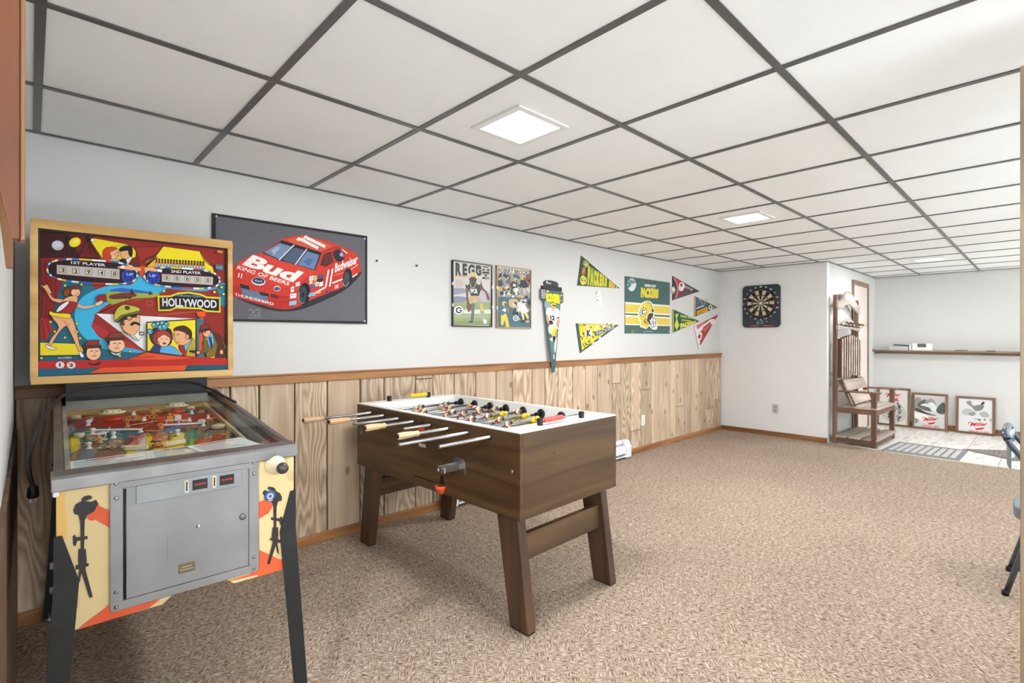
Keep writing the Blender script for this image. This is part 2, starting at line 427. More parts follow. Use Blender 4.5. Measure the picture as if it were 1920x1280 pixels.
for i in range(9):
    for j in range(-3, 6):
        xa = 6.86 + i * TS; ya = 0.02 + j * TS; xb = min(xa + TS - .004, FX); yb = min(ya + TS - .004, SY)
        if xb - xa < .03: continue
        t_ = MB(); z = lambda x: -(x - 6.83) * SLOPE
        if i == 0 and j == 4: xa = 6.925
        t_.add([(xa, ya, z(xa) - .006), (xb, ya, z(xb) - .006), (xb, yb, z(xb) - .006), (xa, yb, z(xa) - .006), (xa, ya, z(xa)), (xb, ya, z(xb)), (xb, yb, z(xb)), (xa, yb, z(xa))],
               [(3, 2, 1, 0), (4, 5, 6, 7), (0, 1, 5, 4), (1, 2, 6, 5), (2, 3, 7, 6), (3, 0, 4, 7)])
        if xb > xa and yb > ya: t_.build('floor_tile', M['vinyl'], floor2, bevel=0.001, seg=1)
# unseen floor beside and behind the camera, made pale to bounce light upward
g = MB(); g.box(BX, 6.82, RY, -.75, -.12, -.001); g.box(BX, -.35, -.75, 1.1, -.12, -.001); struct(g.build('floor_bounce', plain('bounce_vinyl', (240, 239, 236), .35, var=.02)))
# metal edge strip where carpet meets vinyl
es = MB(); pts = [(BX, -.75), (6.82, -.75), (6.832, 0.5), (6.832, 1.30), (6.91, 1.52), (6.925, 1.79)]
es.tube([(x, y, 0.0) for x, y in pts], 0.008, 6); struct(es.build('trim_1', plain('edge_strip', (196, 186, 160), 0.4, 0.6)))

# ceiling: dark tees, white tiles
XS = [0.02 + 0.606 * i for i in range(-3, 16)]; YS = [WY, 2.508, 1.884, 1.253, 0.621, -0.01, -0.64, -1.27, -1.9, -2.53, RY]
cb = MB(); cb.box(BX, FX + .1, RY - .1, WY + .1, CH + .06, CH + .1)
ceiling = struct(cb.build('ceiling', M['tile']))
edges = [BX] + XS + [FX]
tw = 0.0125
LIGHTS = {(2, 2), (6, 2), (12, 3)}
cells = []
for a in range(len(edges) - 1):
    for j in range(len(YS) - 1):
        x0, x1 = edges[a], edges[a + 1]; y1, y0 = YS[j], YS[j + 1]
        spans = [(x0, x1, y0, y1)]
        if x0 >= DX - .001 or x1 > DX:
            if y1 > SY:
                spans = []
                if x0 < DX: spans.append((x0, DX, y0, y1))
                if y0 < SY: spans.append((max(x0, DX), x1, y0, min(y1, SY)))
        for (p, q, r, s_) in spans:
            if q - p > .03 and s_ - r > .03: cells.append((p, q, r, s_))
for (p, q, r, s_) in cells:
    m_ = MB(); m_.box(p + .004, q - .004, r + .004, s_ - .004, CH + .004, CH + .018); m_.build('ceiling_tile', M['tile'], ceiling)
for x in XS:
    m_ = MB(); yt = WY if x < DX else SY; m_.box(x - tw, x + tw, RY, yt, CH - .001, CH + .003); m_.box(x - .003, x + .003, RY, yt, CH + .003, CH + .04); m_.build('ceiling_tee', M['tee'], ceiling)
for y in YS[1:-1]:
    m_ = MB(); xt = FX if y < SY else DX; m_.box(BX, xt, y - tw, y + tw, CH - .0015, CH + .0025); m_.build('ceiling_tee', M['tee'], ceiling)
for (p, q, r, s_) in ((NX, DX, WY - .022, WY), (DX - .022, DX, SY, WY - .022), (DX, FX, SY - .022, SY), (FX - .022, FX, RY, SY - .022)):
    m_ = MB(); m_.box(p, q, r, s_, CH - .002, CH + .002); m_.build('wall_angle', M['tee'], ceiling)

# walls
M['wallfar'] = plain('far_wall_paint', (240, 240, 240), 0.6, var=0.015, scale=1.5)
def wallbox(name, *b):
    m_ = MB(); m_.box(*b); return struct(m_.build(name, M['wallfar' if name == 'wall_far' else 'wall']))
wall_left = wallbox('wall_left', NX - .15, DX + .1, WY, WY + .1, -.1, CH + .06)
wall_far = wallbox('wall_far', DX, DX + .1, SY, WY, -.1, CH + .06)
wall_side = wallbox('wall_side', DX + .1, FX, SY, SY + .1, -.2, CH + .06)
wall_back = wallbox('wall_back', FX, FX + .1, RY, SY + .1, -.2, CH + .06)
wall_near = wallbox('wall_near', NX - .15, NX, 1.0, WY, -.1, CH + .06)
wallbox('wall_recess', BX, NX - .15, 1.0, 1.1, -.1, CH + .06)
wallbox('wall_rear', BX - .1, BX, RY, 1.1, -.1, CH + .06)
# unseen right-hand wall: glass door lights the entry, two windows added as fill
WIN = [(7.5, 9.0, 0.0, 2.02), (3.6, 5.0, 0.7, 1.9), (-.4, 2.0, 0.7, 1.9)]
wr = MB(); xs_ = [BX - .1, -.4, 2.0, 3.6, 5.0, 7.5, 9.0, FX + .1]
for k in (0, 2, 4, 6): wr.box(xs_[k], xs_[k + 1], RY - .1, RY, -.2, CH + .06)
for x0, x1, z0, z1 in WIN:
    wr.box(x0, x1, RY - .1, RY, z1, CH + .06)
    if z0 > 0: wr.box(x0, x1, RY - .1, RY, -.2, z0)
wall_right = struct(wr.build('wall_right', M['wall']))
for k, (x0, x1, z0, z1) in enumerate(WIN):
    wn = empty('window_%d' % (k + 1), ((x0 + x1) / 2, RY, z0)); struct(wn); hw = (x1 - x0) / 2; h = z1 - z0
    f_ = MB()
    for bx in ((-hw, -hw + .05, 0, h), (hw - .05, hw, 0, h), (-.025, .025, .05, h - .05), (-hw + .05, hw - .05, 0, .05), (-hw + .05, hw - .05, h - .05, h)): f_.box(bx[0], bx[1], -.07, -.02, bx[2], bx[3])
    f_.build('window_frame', M['white'], wn, bevel=.004)
    for (p, q) in ((-hw + .05, -.025), (.025, hw - .05)):
        pm = MB(); pm.box(p, q, -.048, -.042, .05, h - .05); pm.build('pane', M['glass'], wn)
    L = bpy.data.lights.new('fill_daylight', 'AREA'); L.shape = 'RECTANGLE'; L.size = x1 - x0 - .1; L.size_y = h - .1; L.energy = FILL_W * (1.3 if k == 0 else 1.0); L.color = (0.94, 0.97, 1.0)  # area lamp added at each opening to brighten the room
    lo = bpy.data.objects.new('fill_daylight', L); COL.objects.link(lo); lo.location = ((x0 + x1) / 2, RY - .012, (z0 + z1) / 2);     lo.rotation_euler = Vector((0, 1, 0)).to_track_quat('-Z', 'Z').to_euler()

# wainscot planks on the left wall
seams = [NX, .10, .285, .46, .64, .795, .945, 1.143, 1.342, 1.562, 1.736, 1.984, 2.133, 2.327, 2.536, 2.752, 2.934, 3.171, 3.336, 3.517, 3.722, 3.916, 4.11, 4.353, 4.504, 4.698, 4.895, 5.106, 5.279, 5.518, 5.664, 5.869, 6.075, 6.275, 6.455, 6.688, 6.844, 6.898]
butts = {1.984: .965, 4.353: .785, 4.698: .25, 4.895: .68, 5.518: 1.2, 5.664: .42, 6.455: .32, 6.688: .42, 3.517: .55}
def plank(x0, x1, z0, z1, d):
    m_ = MB(); c = .004; y1 = WY; y0 = WY - d
    m_.prism([(x0 + .0035, y1), (x1 - .0035, y1), (x1 - .0035, y0 + c), (x1 - .0035 - c, y0), (x0 + .0035 + c, y0), (x0 + .0035, y0 + c)][::-1], 'z', z0, z1)
    return m_.build('plank', M['plank_b'] if random.random() < .5 else M['plank'], wall_left)
sh = MB(); sh.box(NX, DX, WY - .003, WY, 0, 1.0); sh.build('groove_backing', plain('groove', (52, 36, 24), .9), wall_left)
for a, b_ in zip(seams[:-1], seams[1:]):
    d = .013 + random.random() * .002
    if a in butts and butts[a] < 1.0: plank(a, b_, .06, butts[a] - .003, d); plank(a, b_, butts[a] + .003, 1.0, d)
    else: plank(a, b_, .06, 1.0, d)
c_ = MB(); c_.box(NX, DX - .012, WY - .026, WY, .992, 1.040); c_.box(NX, DX - .004, WY - .034, WY, 1.040, 1.049)
struct(c_.build('trim_2', M['trim'], bevel=.003))
c_ = MB(); c_.prism([(WY, 0), (WY - .022, 0), (WY - .022, .045), (WY - .014, .062), (WY, .062)], 'x', NX, DX - .013)
struct(c_.build('baseboard_left', M['trim'], bevel=.002))
c_ = MB(); c_.prism([(DX, 0), (DX - .013, 0), (DX - .013, .05), (DX - .006, .06), (DX, .06)][::-1], 'y', SY - .006, WY - .022)
struct(c_.build('baseboard_far', M['trim_y'], bevel=.002))
z_ = zf(FX)
c_ = MB(); c_.prism([(FX, z_ - .01), (FX - .013, z_ - .01), (FX - .013, z_ + .07), (FX - .006, z_ + .082), (FX, z_ + .082)][::-1], 'y', RY, SY)
struct(c_.build('baseboard_back', M['trim_y'], bevel=.002))
# wainscot on the short wall beside the pinball machine
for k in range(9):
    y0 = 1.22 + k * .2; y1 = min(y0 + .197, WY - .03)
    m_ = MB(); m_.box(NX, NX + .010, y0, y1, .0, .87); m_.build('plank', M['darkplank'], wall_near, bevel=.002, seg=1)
# ledge on the back wall
c_ = MB(); c_.box(FX - .17, FX, RY, 1.852, 1.056, 1.079); c_.box(FX - .03, FX, RY, 1.80, 1.02, 1.056)
M['ledge'] = wood('ledge_wood', (112, 88, 72), (150, 126, 108), 'y', .45, rnd=False)
struct(c_.build('trim_3', M['ledge'], bevel=.004))
# door in the side wall
dr = struct(empty('door_1', (8.48, SY, zf(8.48))))
x0, x1, h = 8.035 - 8.48, 8.927 - 8.48, 2.075
c_ = MB()
for b_ in ((x0, x0 + .06, 0, h), (x1 - .06, x1, 0, h), (x0 + .06, x1 - .06, h - .06, h)): c_.box(b_[0], b_[1], -.018, 0, b_[2], b_[3])
M['casing'] = wood('casing', (126, 100, 84), (160, 132, 114), 'z', .45, rnd=False)
c_.build('door_casing', M['casing'], dr, bevel=.003)
c_ = MB(); c_.box(x0 + .06, x1 - .06, -.006, 0, .01, h - .06); c_.build('door_leaf', plain('door_paint', (236, 222, 214), .4, var=.02), dr)
c_ = MB(); c_.lathe((x0 + .12, -.006, .95), (0, -1, 0), [(0, .03), (.006, .03), (.01, .012), (.03, .012), (.036, .024), (.052, .028), (.062, .018)], 14); c_.build('door_knob', plain('knob_dark', (60, 50, 42), .35, .7), dr)
# the door leaf standing open at the right edge of the view
d2 = struct(empty('door_2', (2.0, 0.049, 0)))
c_ = MB(); c_.box(-.02, .02, -.76, 0, .012, 2.01); c_.build('door_leaf', wood('door_wood', (126, 106, 84), (160, 138, 112), 'z', .45, rnd=False), d2, bevel=.002)
c_ = MB(); c_.lathe((-.02, -.69, .95), (-1, 0, 0), [(0, .03), (.006, .03), (.01, .012), (.03, .012), (.04, .026), (.06, .018)], 12); c_.build('door_knob', M['chrome'], d2)

# ceiling lights
M['diffuser'] = emis('lit_diffuser', (255, 255, 255), 3.0)
M['fixture'] = plain('fixture_white', (238, 238, 236), .5, var=.01)
def panel(x, y, label, pw=1.0):
    t_ = empty('ceiling_light', (x, y, CH), 0, label, 'light', 'square ceiling lights')
    f_ = MB()
    for b_ in ((-.15, .15, .1225, .15), (-.15, .15, -.15, -.1225), (-.15, -.1225, -.1225, .1225), (.1225, .15, -.1225, .1225)): f_.box(*b_, -.005, .003)
    f_.build('frame', M['fixture'], t_, bevel=.001)
    d = MB(); d.box(-.1225, .1225, -.1225, .1225, -.0042, .002); d.build('diffuser', M['diffuser'], t_, label='glowing white square diffuser')
    L = bpy.data.lights.new('panel_lamp', 'AREA'); L.shape = 'SQUARE'; L.size = .24; L.energy = PANEL_W * pw; L.color = (0.965, 0.985, 1.0); L.spread = PI
    lo = bpy.data.objects.new('panel_lamp', L); COL.objects.link(lo); lo.parent = t_; lo.location = (0, 0, -.008)
    return t_
panel(1.537, 1.5685, 'bright square ceiling light above the foosball table, nearest of those seen', .9)
panel(3.959, 1.5685, 'square ceiling light halfway down the room, in front of the dartboard wall', 1.35)
panel(7.595, 0.937, 'farthest square ceiling light, over the tiled entry floor', .8)
panel(1.537, -1.2, 'unseen square light added for fill on the right side behind the camera', .6)  # this and the three below are out of view, added as fill
panel(3.959, -1.2, 'unseen square light added for fill on the right side, by the middle opening', .7)
panel(6.38, -1.2, 'unseen square light added for fill on the right side, near the glass door', .5)
panel(-1.0, -.3, 'unseen square light added for fill over the recess behind the camera', 3.0)
# ================================================================== things on the walls
def text4(s, txt, tl, tr, br, bl, col, bold=0.03):
    gv, gf = glyph(txt, bold); s.k += 1; b = len(s.v)
    for (x, y) in gv:
        y = 1 - y
        tx, ty = tl[0] + (tr[0] - tl[0]) * x, tl[1] + (tr[1] - tl[1]) * x; bx, by = bl[0] + (br[0] - bl[0]) * x, bl[1] + (br[1] - bl[1]) * x
        s.v.append(s.P(tx + (bx - tx) * y, ty + (by - ty) * y))
    for f in gf: s.f.append(tuple(i + b for i in f)); s.c.append(lin(col))
    return s
Art.text4 = text4

def wall_sheet(quad, x0, x1, z0, z1, y, root_loc):
    return Art(quad, x1 - x0, z1 - z0, (x0 - root_loc[0], y - root_loc[1], z1 - root_loc[2]), (1, 0, 0), (0, 0, -1), (0, -1, 0))

# ---- race car banner
x0, x1, z0, z1 = .708, 1.612, 1.352, 1.931
loc = (x0, WY, z0)
bn = MB(); bn.box(0, x1 - x0, -.012, -.001, 0, z1 - z0)
banner = bn.build('race_car_poster', plain('banner_edge', (44, 42, 42), .8)); banner.location = loc
tag(banner, 'large dark grey poster of a red race car, hung behind the pinball machine', 'poster')
a = wall_sheet([(65, 38), (1280, 215), (1280, 912), (65, 877)], x0, x1, z0, z1, WY - .0122, loc)
RED = (206, 60, 48); W_ = (240, 236, 232); DK = (46, 46, 52)
a.fill((44, 42, 43)); a.poly([(92, 62), (1262, 232), (1262, 892), (92, 862)], (104, 104, 110))
a.poly([(240, 690), (420, 770), (560, 805), (700, 805), (840, 765), (1090, 650), (1222, 525), (1190, 500), (900, 600), (300, 640)], (50, 48, 52), 4)
a.poly([(205, 500), (250, 440), (300, 400), (440, 350), (520, 290), (600, 245), (660, 222), (780, 209), (890, 240), (960, 250), (1060, 290), (1190, 350), (1218, 420), (1222, 500), (1160, 540), (1080, 620), (960, 670), (830, 720), (740, 768), (660, 790), (560, 785), (430, 750), (243, 695), (205, 650)], RED, 3)
a.poly([(205, 590), (250, 600), (500, 680), (690, 690), (700, 780), (600, 788), (430, 752), (243, 697), (205, 660)], (190, 50, 42))
a.poly([(890, 243), (960, 250), (1060, 290), (1185, 350), (1190, 380), (1050, 320)], (196, 70, 56), 3)
a.poly([(640, 242), (780, 210), (900, 245), (1015, 300), (912, 350), (700, 285)], (218, 92, 66))
a.line([(735, 248), (752, 240), (890, 312)], 24, W_); a.line([(722, 250), (742, 228)], 16, W_); a.line([(795, 228), (945, 300)], 24, W_); a.line([(775, 236), (798, 213)], 16, W_)
a.poly([(448, 350), (602, 248), (918, 345), (868, 490), (700, 445), (580, 408)], (58, 66, 84))
a.poly([(465, 343), (590, 268), (690, 296), (585, 398)], (124, 144, 176)); a.poly([(610, 402), (706, 302), (790, 326), (705, 437)], (84, 96, 122)); a.poly([(728, 440), (806, 332), (898, 358), (858, 480)], (112, 134, 168))
a.poly([(520, 330), (560, 300), (600, 300), (540, 370)], (160, 176, 200)); a.poly([(770, 420), (820, 390), (850, 400), (820, 450)], (80, 110, 160))
a.poly([(602, 250), (915, 345), (905, 366), (590, 272)], (38, 42, 50))
a.line([(702, 285), (582, 405)], 9, (226, 226, 230)); a.line([(800, 318), (706, 446)], 9, (226, 226, 230))
a.poly([(442, 352), (580, 408), (868, 490), (790, 545), (660, 620), (440, 560), (250, 470), (300, 402)], (218, 68, 54), 2)
a.text('Bud', (292, 442), (690, 580), (88, -78), (250, 246, 240), .045)
a.text('KING OF BEERS', (252, 472), (655, 606), (16, -26), (246, 236, 228), .02)
a.text('11', (262, 540), (292, 548), (6, -36), W_, .05)
a.ell(422, 572, 54, 32, W_, .12); a.ell(422, 568, 48, 25, (52, 62, 96), .12); a.text('Ford', (396, 574), (448, 580), (0, -16), (216, 220, 232), .02)
a.ell(566, 628, 28, 22, (226, 196, 190)); a.ell(566, 630, 24, 14, (70, 90, 140))
a.poly([(275, 588), (350, 608), (352, 640), (285, 622)], DK); a.poly([(285, 624), (495, 668), (492, 726), (300, 684)], (112, 126, 156)); a.poly([(418, 652), (502, 668), (500, 690), (440, 680)], DK)
a.poly([(516, 668), (582, 684), (574, 704), (520, 696)], DK); a.line([(500, 682), (690, 700)], 5, (150, 34, 30)); a.line([(500, 726), (690, 740)], 4, (150, 34, 30))
a.text('THUNDERBIRD', (236, 682), (540, 762), (0, -22), W_, .02)
a.poly([(905, 445), (930, 362), (992, 338), (1014, 420), (948, 458)], (74, 48, 40)); [a.line([(925 + 4 * k, 380 + 18 * k), (1000 + 3 * k, 358 + 18 * k)], 4, (160, 70, 56)) for k in range(4)]
a.poly([(1004, 342), (1058, 322), (1092, 402), (1034, 416)], (52, 48, 58), 2); a.ell(1076, 362, 18, 16, (150, 180, 220)); a.line([(1075, 320), (1120, 352)], 10, (210, 210, 216))
a.line([(912, 352), (940, 330), (1040, 306), (1085, 345), (1095, 400)], 6, (150, 36, 32), 3)
a.ell(1120, 548, 36, 78, (30, 32, 38), .12); a.ell(1112, 552, 24, 58, (62, 74, 84), .12); a.ring(1112, 552, 26, 62, 4, (180, 190, 150), .12, a0=.4, a1=2.6)
a.ell(780, 672, 46, 88, (28, 30, 36), .1); a.ell(768, 676, 30, 66, (58, 70, 82), .1); a.ring(770, 676, 33, 70, 4, (180, 180, 170), .1, a0=1.0, a1=3.4); a.ell(768, 680, 12, 22, (30, 34, 40))
a.text('11', (942, 622), (986, 612), (24, -140), (250, 248, 244), .05)
a.text('Budweiser', (1020, 506), (1200, 432), (4, -72), (246, 242, 238), .03)
a.line([(1000, 588), (1082, 556)], 12, W_); a.line([(812, 690), (944, 622)], 12, W_); a.line([(1160, 540), (1200, 515)], 10, W_); a.line([(1020, 525), (1090, 505)], 5, (230, 150, 140)); a.line([(1150, 478), (1205, 440)], 5, (240, 220, 214))
rr = random.Random(3)
for (px_, py_, ww, hh, c) in [(820, 530, 34, 36, W_), (858, 528, 22, 40, (226, 190, 90)), (882, 520, 48, 30, (74, 92, 130)), (884, 552, 44, 22, (40, 50, 70)), (820, 570, 26, 24, (220, 220, 226)), (850, 575, 30, 22, (200, 150, 90)), (832, 602, 32, 24, (70, 110, 180)), (868, 580, 26, 30, W_), (898, 578, 30, 34, (236, 232, 230)),
                              (674, 614, 26, 44, W_), (708, 620, 30, 30, (190, 90, 70)), (668, 668, 50, 38, W_), (662, 726, 56, 34, (150, 190, 226)), (712, 578, 34, 34, (206, 216, 232)), (818, 660, 50, 30, (150, 180, 220)), (870, 650, 40, 20, (220, 190, 110)), (950, 648, 14, 16, (40, 60, 120)), (978, 650, 18, 16, (40, 60, 120)), (1020, 600, 30, 30, (220, 180, 176))]:
    a.poly([(px_, py_ + 4), (px_ + ww, py_ - 4), (px_ + ww - 2, py_ + hh - 4), (px_ - 2, py_ + hh + 4)], c)
for (px_, py_) in [(826, 538), (888, 528), (674, 676), (872, 588), (680, 624)]: a.line([(px_, py_ + 10), (px_ + 22, py_ + 6)], 5, (180, 50, 46))
a.line([(340, 800), (370, 790), (380, 820), (400, 795), (436, 800), (420, 830)], 4, (170, 170, 176), 4); a.line([(345, 835), (440, 838)], 4, (160, 160, 166)); a.line([(340, 856), (444, 852)], 4, (160, 160, 166))
for q in ((96, 64), (1258, 236), (1258, 890)): a.ell(q[0], q[1], 7, 7, (210, 210, 210))
a.build('print', M['inkcanvas'], banner)

# ---- two framed player posters
def framed(x0, x1, z0, z1, fm, label, lbl2=None):
    loc = (x0, WY, z0); t_ = empty('framed_poster', loc, 0, label, 'poster', 'framed player posters')
    W, H = x1 - x0, z1 - z0; f_ = MB(); k = .009
    for b_ in ((0, W, 0, k), (0, W, H - k, H), (0, k, k, H - k), (W - k, W, k, H - k)): f_.box(b_[0], b_[1], -.020, -.001, b_[2], b_[3])
    f_.build('frame', fm, t_, bevel=.002)
    p = MB(); p.box(k, W - k, -.010, -.002, k, H - k); p.build('backing_board', M['white'], t_)
    for sx in (.0, W):
        for sz in (.30, .62):
            c = MB(); c.box(sx - .003 if sx == 0 else sx - .006, sx + .006 if sx == 0 else sx + .003, -.0215, -.012, H * sz, H * sz + .022); c.build('clip', M['chrome'], t_, label='small bright frame clip')
    return t_, loc
def gblob(a, cx, cy, rx, ry, ring=(28, 40, 36), inn=(250, 250, 248)):
    a.ell(cx, cy, rx, ry, ring, n=32); a.ell(cx, cy, rx * .93, ry * .93, inn, n=32); a.ell(cx, cy, rx * .60, ry * .66, ring, n=32); a.ell(cx + rx * .06, cy, rx * .36, ry * .38, inn, n=28)
    a.poly([(cx + rx * .05, cy - ry * .16), (cx + rx * .95, cy - ry * .2), (cx + rx * .9, cy + ry * .02), (cx + rx * .05, cy + ry * .02)], inn)
    a.poly([(cx + rx * .02, cy - ry * .06), (cx + rx * .66, cy - ry * .06), (cx + rx * .62, cy + ry * .28), (cx + rx * .34, cy + ry * .26), (cx + rx * .34, cy + ry * .14), (cx + rx * .02, cy + ry * .14)], ring)

t1, loc = framed(2.307, 2.706, 1.346, 1.849, plain('frame_black', (36, 34, 32), .3), 'black-framed football poster of one crouching player in a dark jersey')
a = wall_sheet([(85, 92), (732, 172), (718, 1168), (82, 1165)], 2.307, 2.706, 1.346, 1.849, WY - .0102, loc)
GRN = (46, 58, 54); SKIN = (120, 84, 64); GOLD = (224, 186, 78)
a.fill((214, 208, 200)); a.poly([(82, 380), (735, 400), (735, 700), (82, 690)], (208, 204, 206)); a.poly([(82, 560), (300, 560), (320, 620), (82, 660)], (146, 150, 164), 3); a.poly([(120, 690), (320, 700), (300, 770), (110, 780)], (132, 136, 154), 3)
a.poly([(150, 420), (250, 420), (270, 520), (140, 530)], (204, 184, 178), 3); a.poly([(560, 600), (730, 640), (730, 760), (560, 780)], (184, 182, 194), 3); a.poly([(560, 420), (730, 430), (730, 560), (600, 580)], (212, 204, 202), 3)
a.poly([(82, 780), (735, 770), (735, 1168), (82, 1165)], (150, 164, 118)); a.poly([(82, 900), (735, 890), (735, 960), (82, 960)], (216, 222, 204)); a.poly([(82, 980), (735, 975), (735, 1020), (82, 1030)], (166, 178, 134)); a.poly([(82, 1090), (735, 1080), (735, 1168), (82, 1165)], (136, 150, 108))
a.poly([(105, 350), (370, 360), (360, 385), (105, 372)], (226, 178, 120))
for ch, xa, xb in (('R', 140, 235), ('E', 255, 330), ('G', 345, 455), ('G', 470, 560)):
    a.text4(ch, (xa, 128 + (xa - 85) * .12), (xb, 128 + (xb - 85) * .12), (xb, 352), (xa, 352), (52, 62, 58), .06)
a.text4('IE', (470, 178), (560, 188), (560, 250), (470, 246), (52, 62, 58), .06)
for i, ch in enumerate('WHITE'):
    a.text4(ch, (575, 190 + 44 * i), (690, 196 + 44 * i), (690, 230 + 44 * i), (575, 224 + 44 * i), (58, 62, 60), .05)
a.poly([(300, 420), (340, 392), (420, 400), (520, 392), (560, 430), (560, 540), (530, 640), (500, 690), (400, 690), (360, 600), (310, 560)], (58, 66, 66), 4)
a.ell(332, 445, 36, 62, (206, 206, 190)); a.ell(515, 440, 40, 56, (196, 204, 190)); a.poly([(310, 560), (350, 560), (345, 700), (380, 800), (330, 830), (310, 700)], SKIN, 3); a.poly([(550, 470), (600, 560), (650, 610), (690, 720), (650, 740), (620, 620), (540, 560)], SKIN, 3)
a.poly([(365, 690), (520, 680), (550, 760), (480, 770), (440, 760), (400, 820), (360, 780)], (200, 172, 130), 3); a.poly([(500, 740), (560, 770), (590, 880), (610, 1060), (570, 1070), (530, 900)], (160, 170, 150), 3); a.poly([(530, 810), (572, 800), (592, 910), (552, 916)], GOLD)
a.poly([(390, 810), (445, 800), (440, 920), (420, 1080), (380, 1090), (392, 930)], (92, 116, 118), 3); a.poly([(320, 820), (400, 810), (385, 900), (345, 932), (326, 890)], SKIN, 3); a.poly([(585, 1040), (632, 1060), (640, 1105), (590, 1110)], (236, 238, 240), 3); a.poly([(350, 1080), (412, 1075), (410, 1100), (352, 1104)], (60, 62, 60))
a.poly([(375, 370), (372, 310), (410, 290), (450, 300), (472, 350), (460, 385)], (206, 200, 150), 4); a.poly([(430, 306), (452, 306), (462, 372), (440, 374)], (236, 196, 84)); a.poly([(378, 375), (462, 378), (455, 440), (430, 470), (396, 460)], (92, 64, 52), 3); a.line([(385, 470), (390, 530), (440, 540), (470, 470), (486, 410)], 10, (206, 190, 150), 4)
a.text4('92', (372, 556), (494, 562), (494, 636), (372, 630), (226, 226, 222), .05)
gblob(a, 190, 908, 82, 76)
for k in range(22):
    xk = 110 + k * 27; a.poly([(xk, 1075 + 6 * (k % 3)), (xk + 14, 1073 + 6 * (k % 3)), (xk + 12, 1082 + 6 * (k % 3)), (xk, 1084 + 6 * (k % 3))], (98, 118, 84))
a.poly([(90, 1145), (722, 1140), (720, 1168), (88, 1165)], (232, 226, 190)); a.ell(683, 1136, 12, 12, (30, 40, 36))
a.build('print', M['ink'], t1)

t2, loc = framed(2.755, 3.156, 1.341, 1.851, plain('frame_gilt', (176, 142, 104), .35), 'gilt-framed football poster crowded with many small players')
a = wall_sheet([(790, 186), (1352, 250), (1338, 1192), (782, 1185)], 2.755, 3.156, 1.341, 1.851, WY - .0102, loc)
a.fill((150, 154, 156)); a.poly([(790, 200), (1352, 258), (1352, 330), (790, 300)], (226, 222, 212))
a.text4('ROBERT BROOKS', (822, 222), (1340, 272), (1340, 336), (822, 300), (70, 72, 70), .03)
rr = random.Random(11)
pal = [(46, 62, 66), (62, 84, 88), (214, 214, 218), (196, 170, 138), (30, 34, 40), (120, 96, 78), (84, 102, 108), (236, 236, 236), (222, 190, 80), (150, 60, 54)]
def player(a, x, y, s, jersey, pants, rot, num=None):
    c_, s_ = math.cos(rot), math.sin(rot)
    def T(*p): return [(x + (u * c_ - v * s_) * s, y + (u * s_ + v * c_) * s) for u, v in p]
    a.poly(T((-.30, .5), (-.05, .45), (-.06, 1.2), (-.25, 1.25)), pants, 3); a.poly(T((.02, .45), (.28, .5), (.42, 1.15), (.2, 1.2)), pants, 3)
    a.poly(T((-.42, -.35), (0, -.45), (.42, -.35), (.36, .5), (-.34, .5)), jersey, 3); a.poly(T((-.4, -.3), (-.22, -.3), (-.5, .35), (-.66, .3)), jersey, 3); a.poly(T((.4, -.3), (.24, -.3), (.5, .32), (.66, .22)), (150, 112, 88), 3)
    h = T((0, -.66))[0]; a.ell(h[0], h[1], .24 * s, .26 * s, (222, 196, 96) if jersey[1] > jersey[0] else (190, 196, 200)); h = T((.1, -.6))[0]; a.ell(h[0], h[1], .12 * s, .15 * s, (110, 82, 66))
    if num: a.text4(num, *T((-.22, -.2), (.22, -.2), (.22, .22), (-.22, .22)), (236, 236, 236), .05)
for k in range(46): a.ell(rr.uniform(815, 1335), rr.uniform(335, 720), rr.uniform(14, 40), rr.uniform(18, 50), pal[rr.randrange(len(pal))], rr.uniform(0, 3))
player(a, 850, 470, 100, (54, 72, 76), GOLD, .1); player(a, 985, 440, 80, (96, 108, 120), (222, 190, 80), -.1); player(a, 1080, 500, 120, (44, 54, 62), (60, 66, 70), .3, '36'); player(a, 1240, 470, 130, (40, 46, 52), (206, 200, 190), -.2)
player(a, 1110, 585, 80, (226, 226, 228), (50, 60, 64), .9, '8'); a.ell(1050, 690, 34, 44, (40, 48, 46)); a.ell(1050, 690, 24, 32, (224, 224, 216)); a.ell(1185, 690, 46, 30, (212, 172, 78))
a.poly([(815, 690), (1340, 712), (1338, 1185), (812, 1180)], (70, 104, 118)); a.poly([(995, 730), (1130, 740), (1150, 860), (1000, 850)], (206, 172, 124), 3)
for k in range(26): a.ell(rr.uniform(1060, 1330), rr.uniform(740, 1120), rr.uniform(14, 34), rr.uniform(18, 44), pal[rr.choice([2, 7, 2, 0, 3, 4])], rr.uniform(0, 3))
player(a, 905, 900, 150, (70, 116, 128), (232, 200, 74), .05, '4'); player(a, 1215, 860, 150, (226, 226, 228), (222, 206, 140), -.15, '81')
a.poly([(850, 1100), (890, 985), (945, 975), (985, 1180), (935, 1180), (915, 1060), (880, 1150)], (234, 204, 76), 3)
gblob(a, 1092, 1030, 48, 48)
a.poly([(785, 1170), (1338, 1176), (1338, 1192), (782, 1185)], (214, 196, 168))
a.build('print', M['ink'], t2)

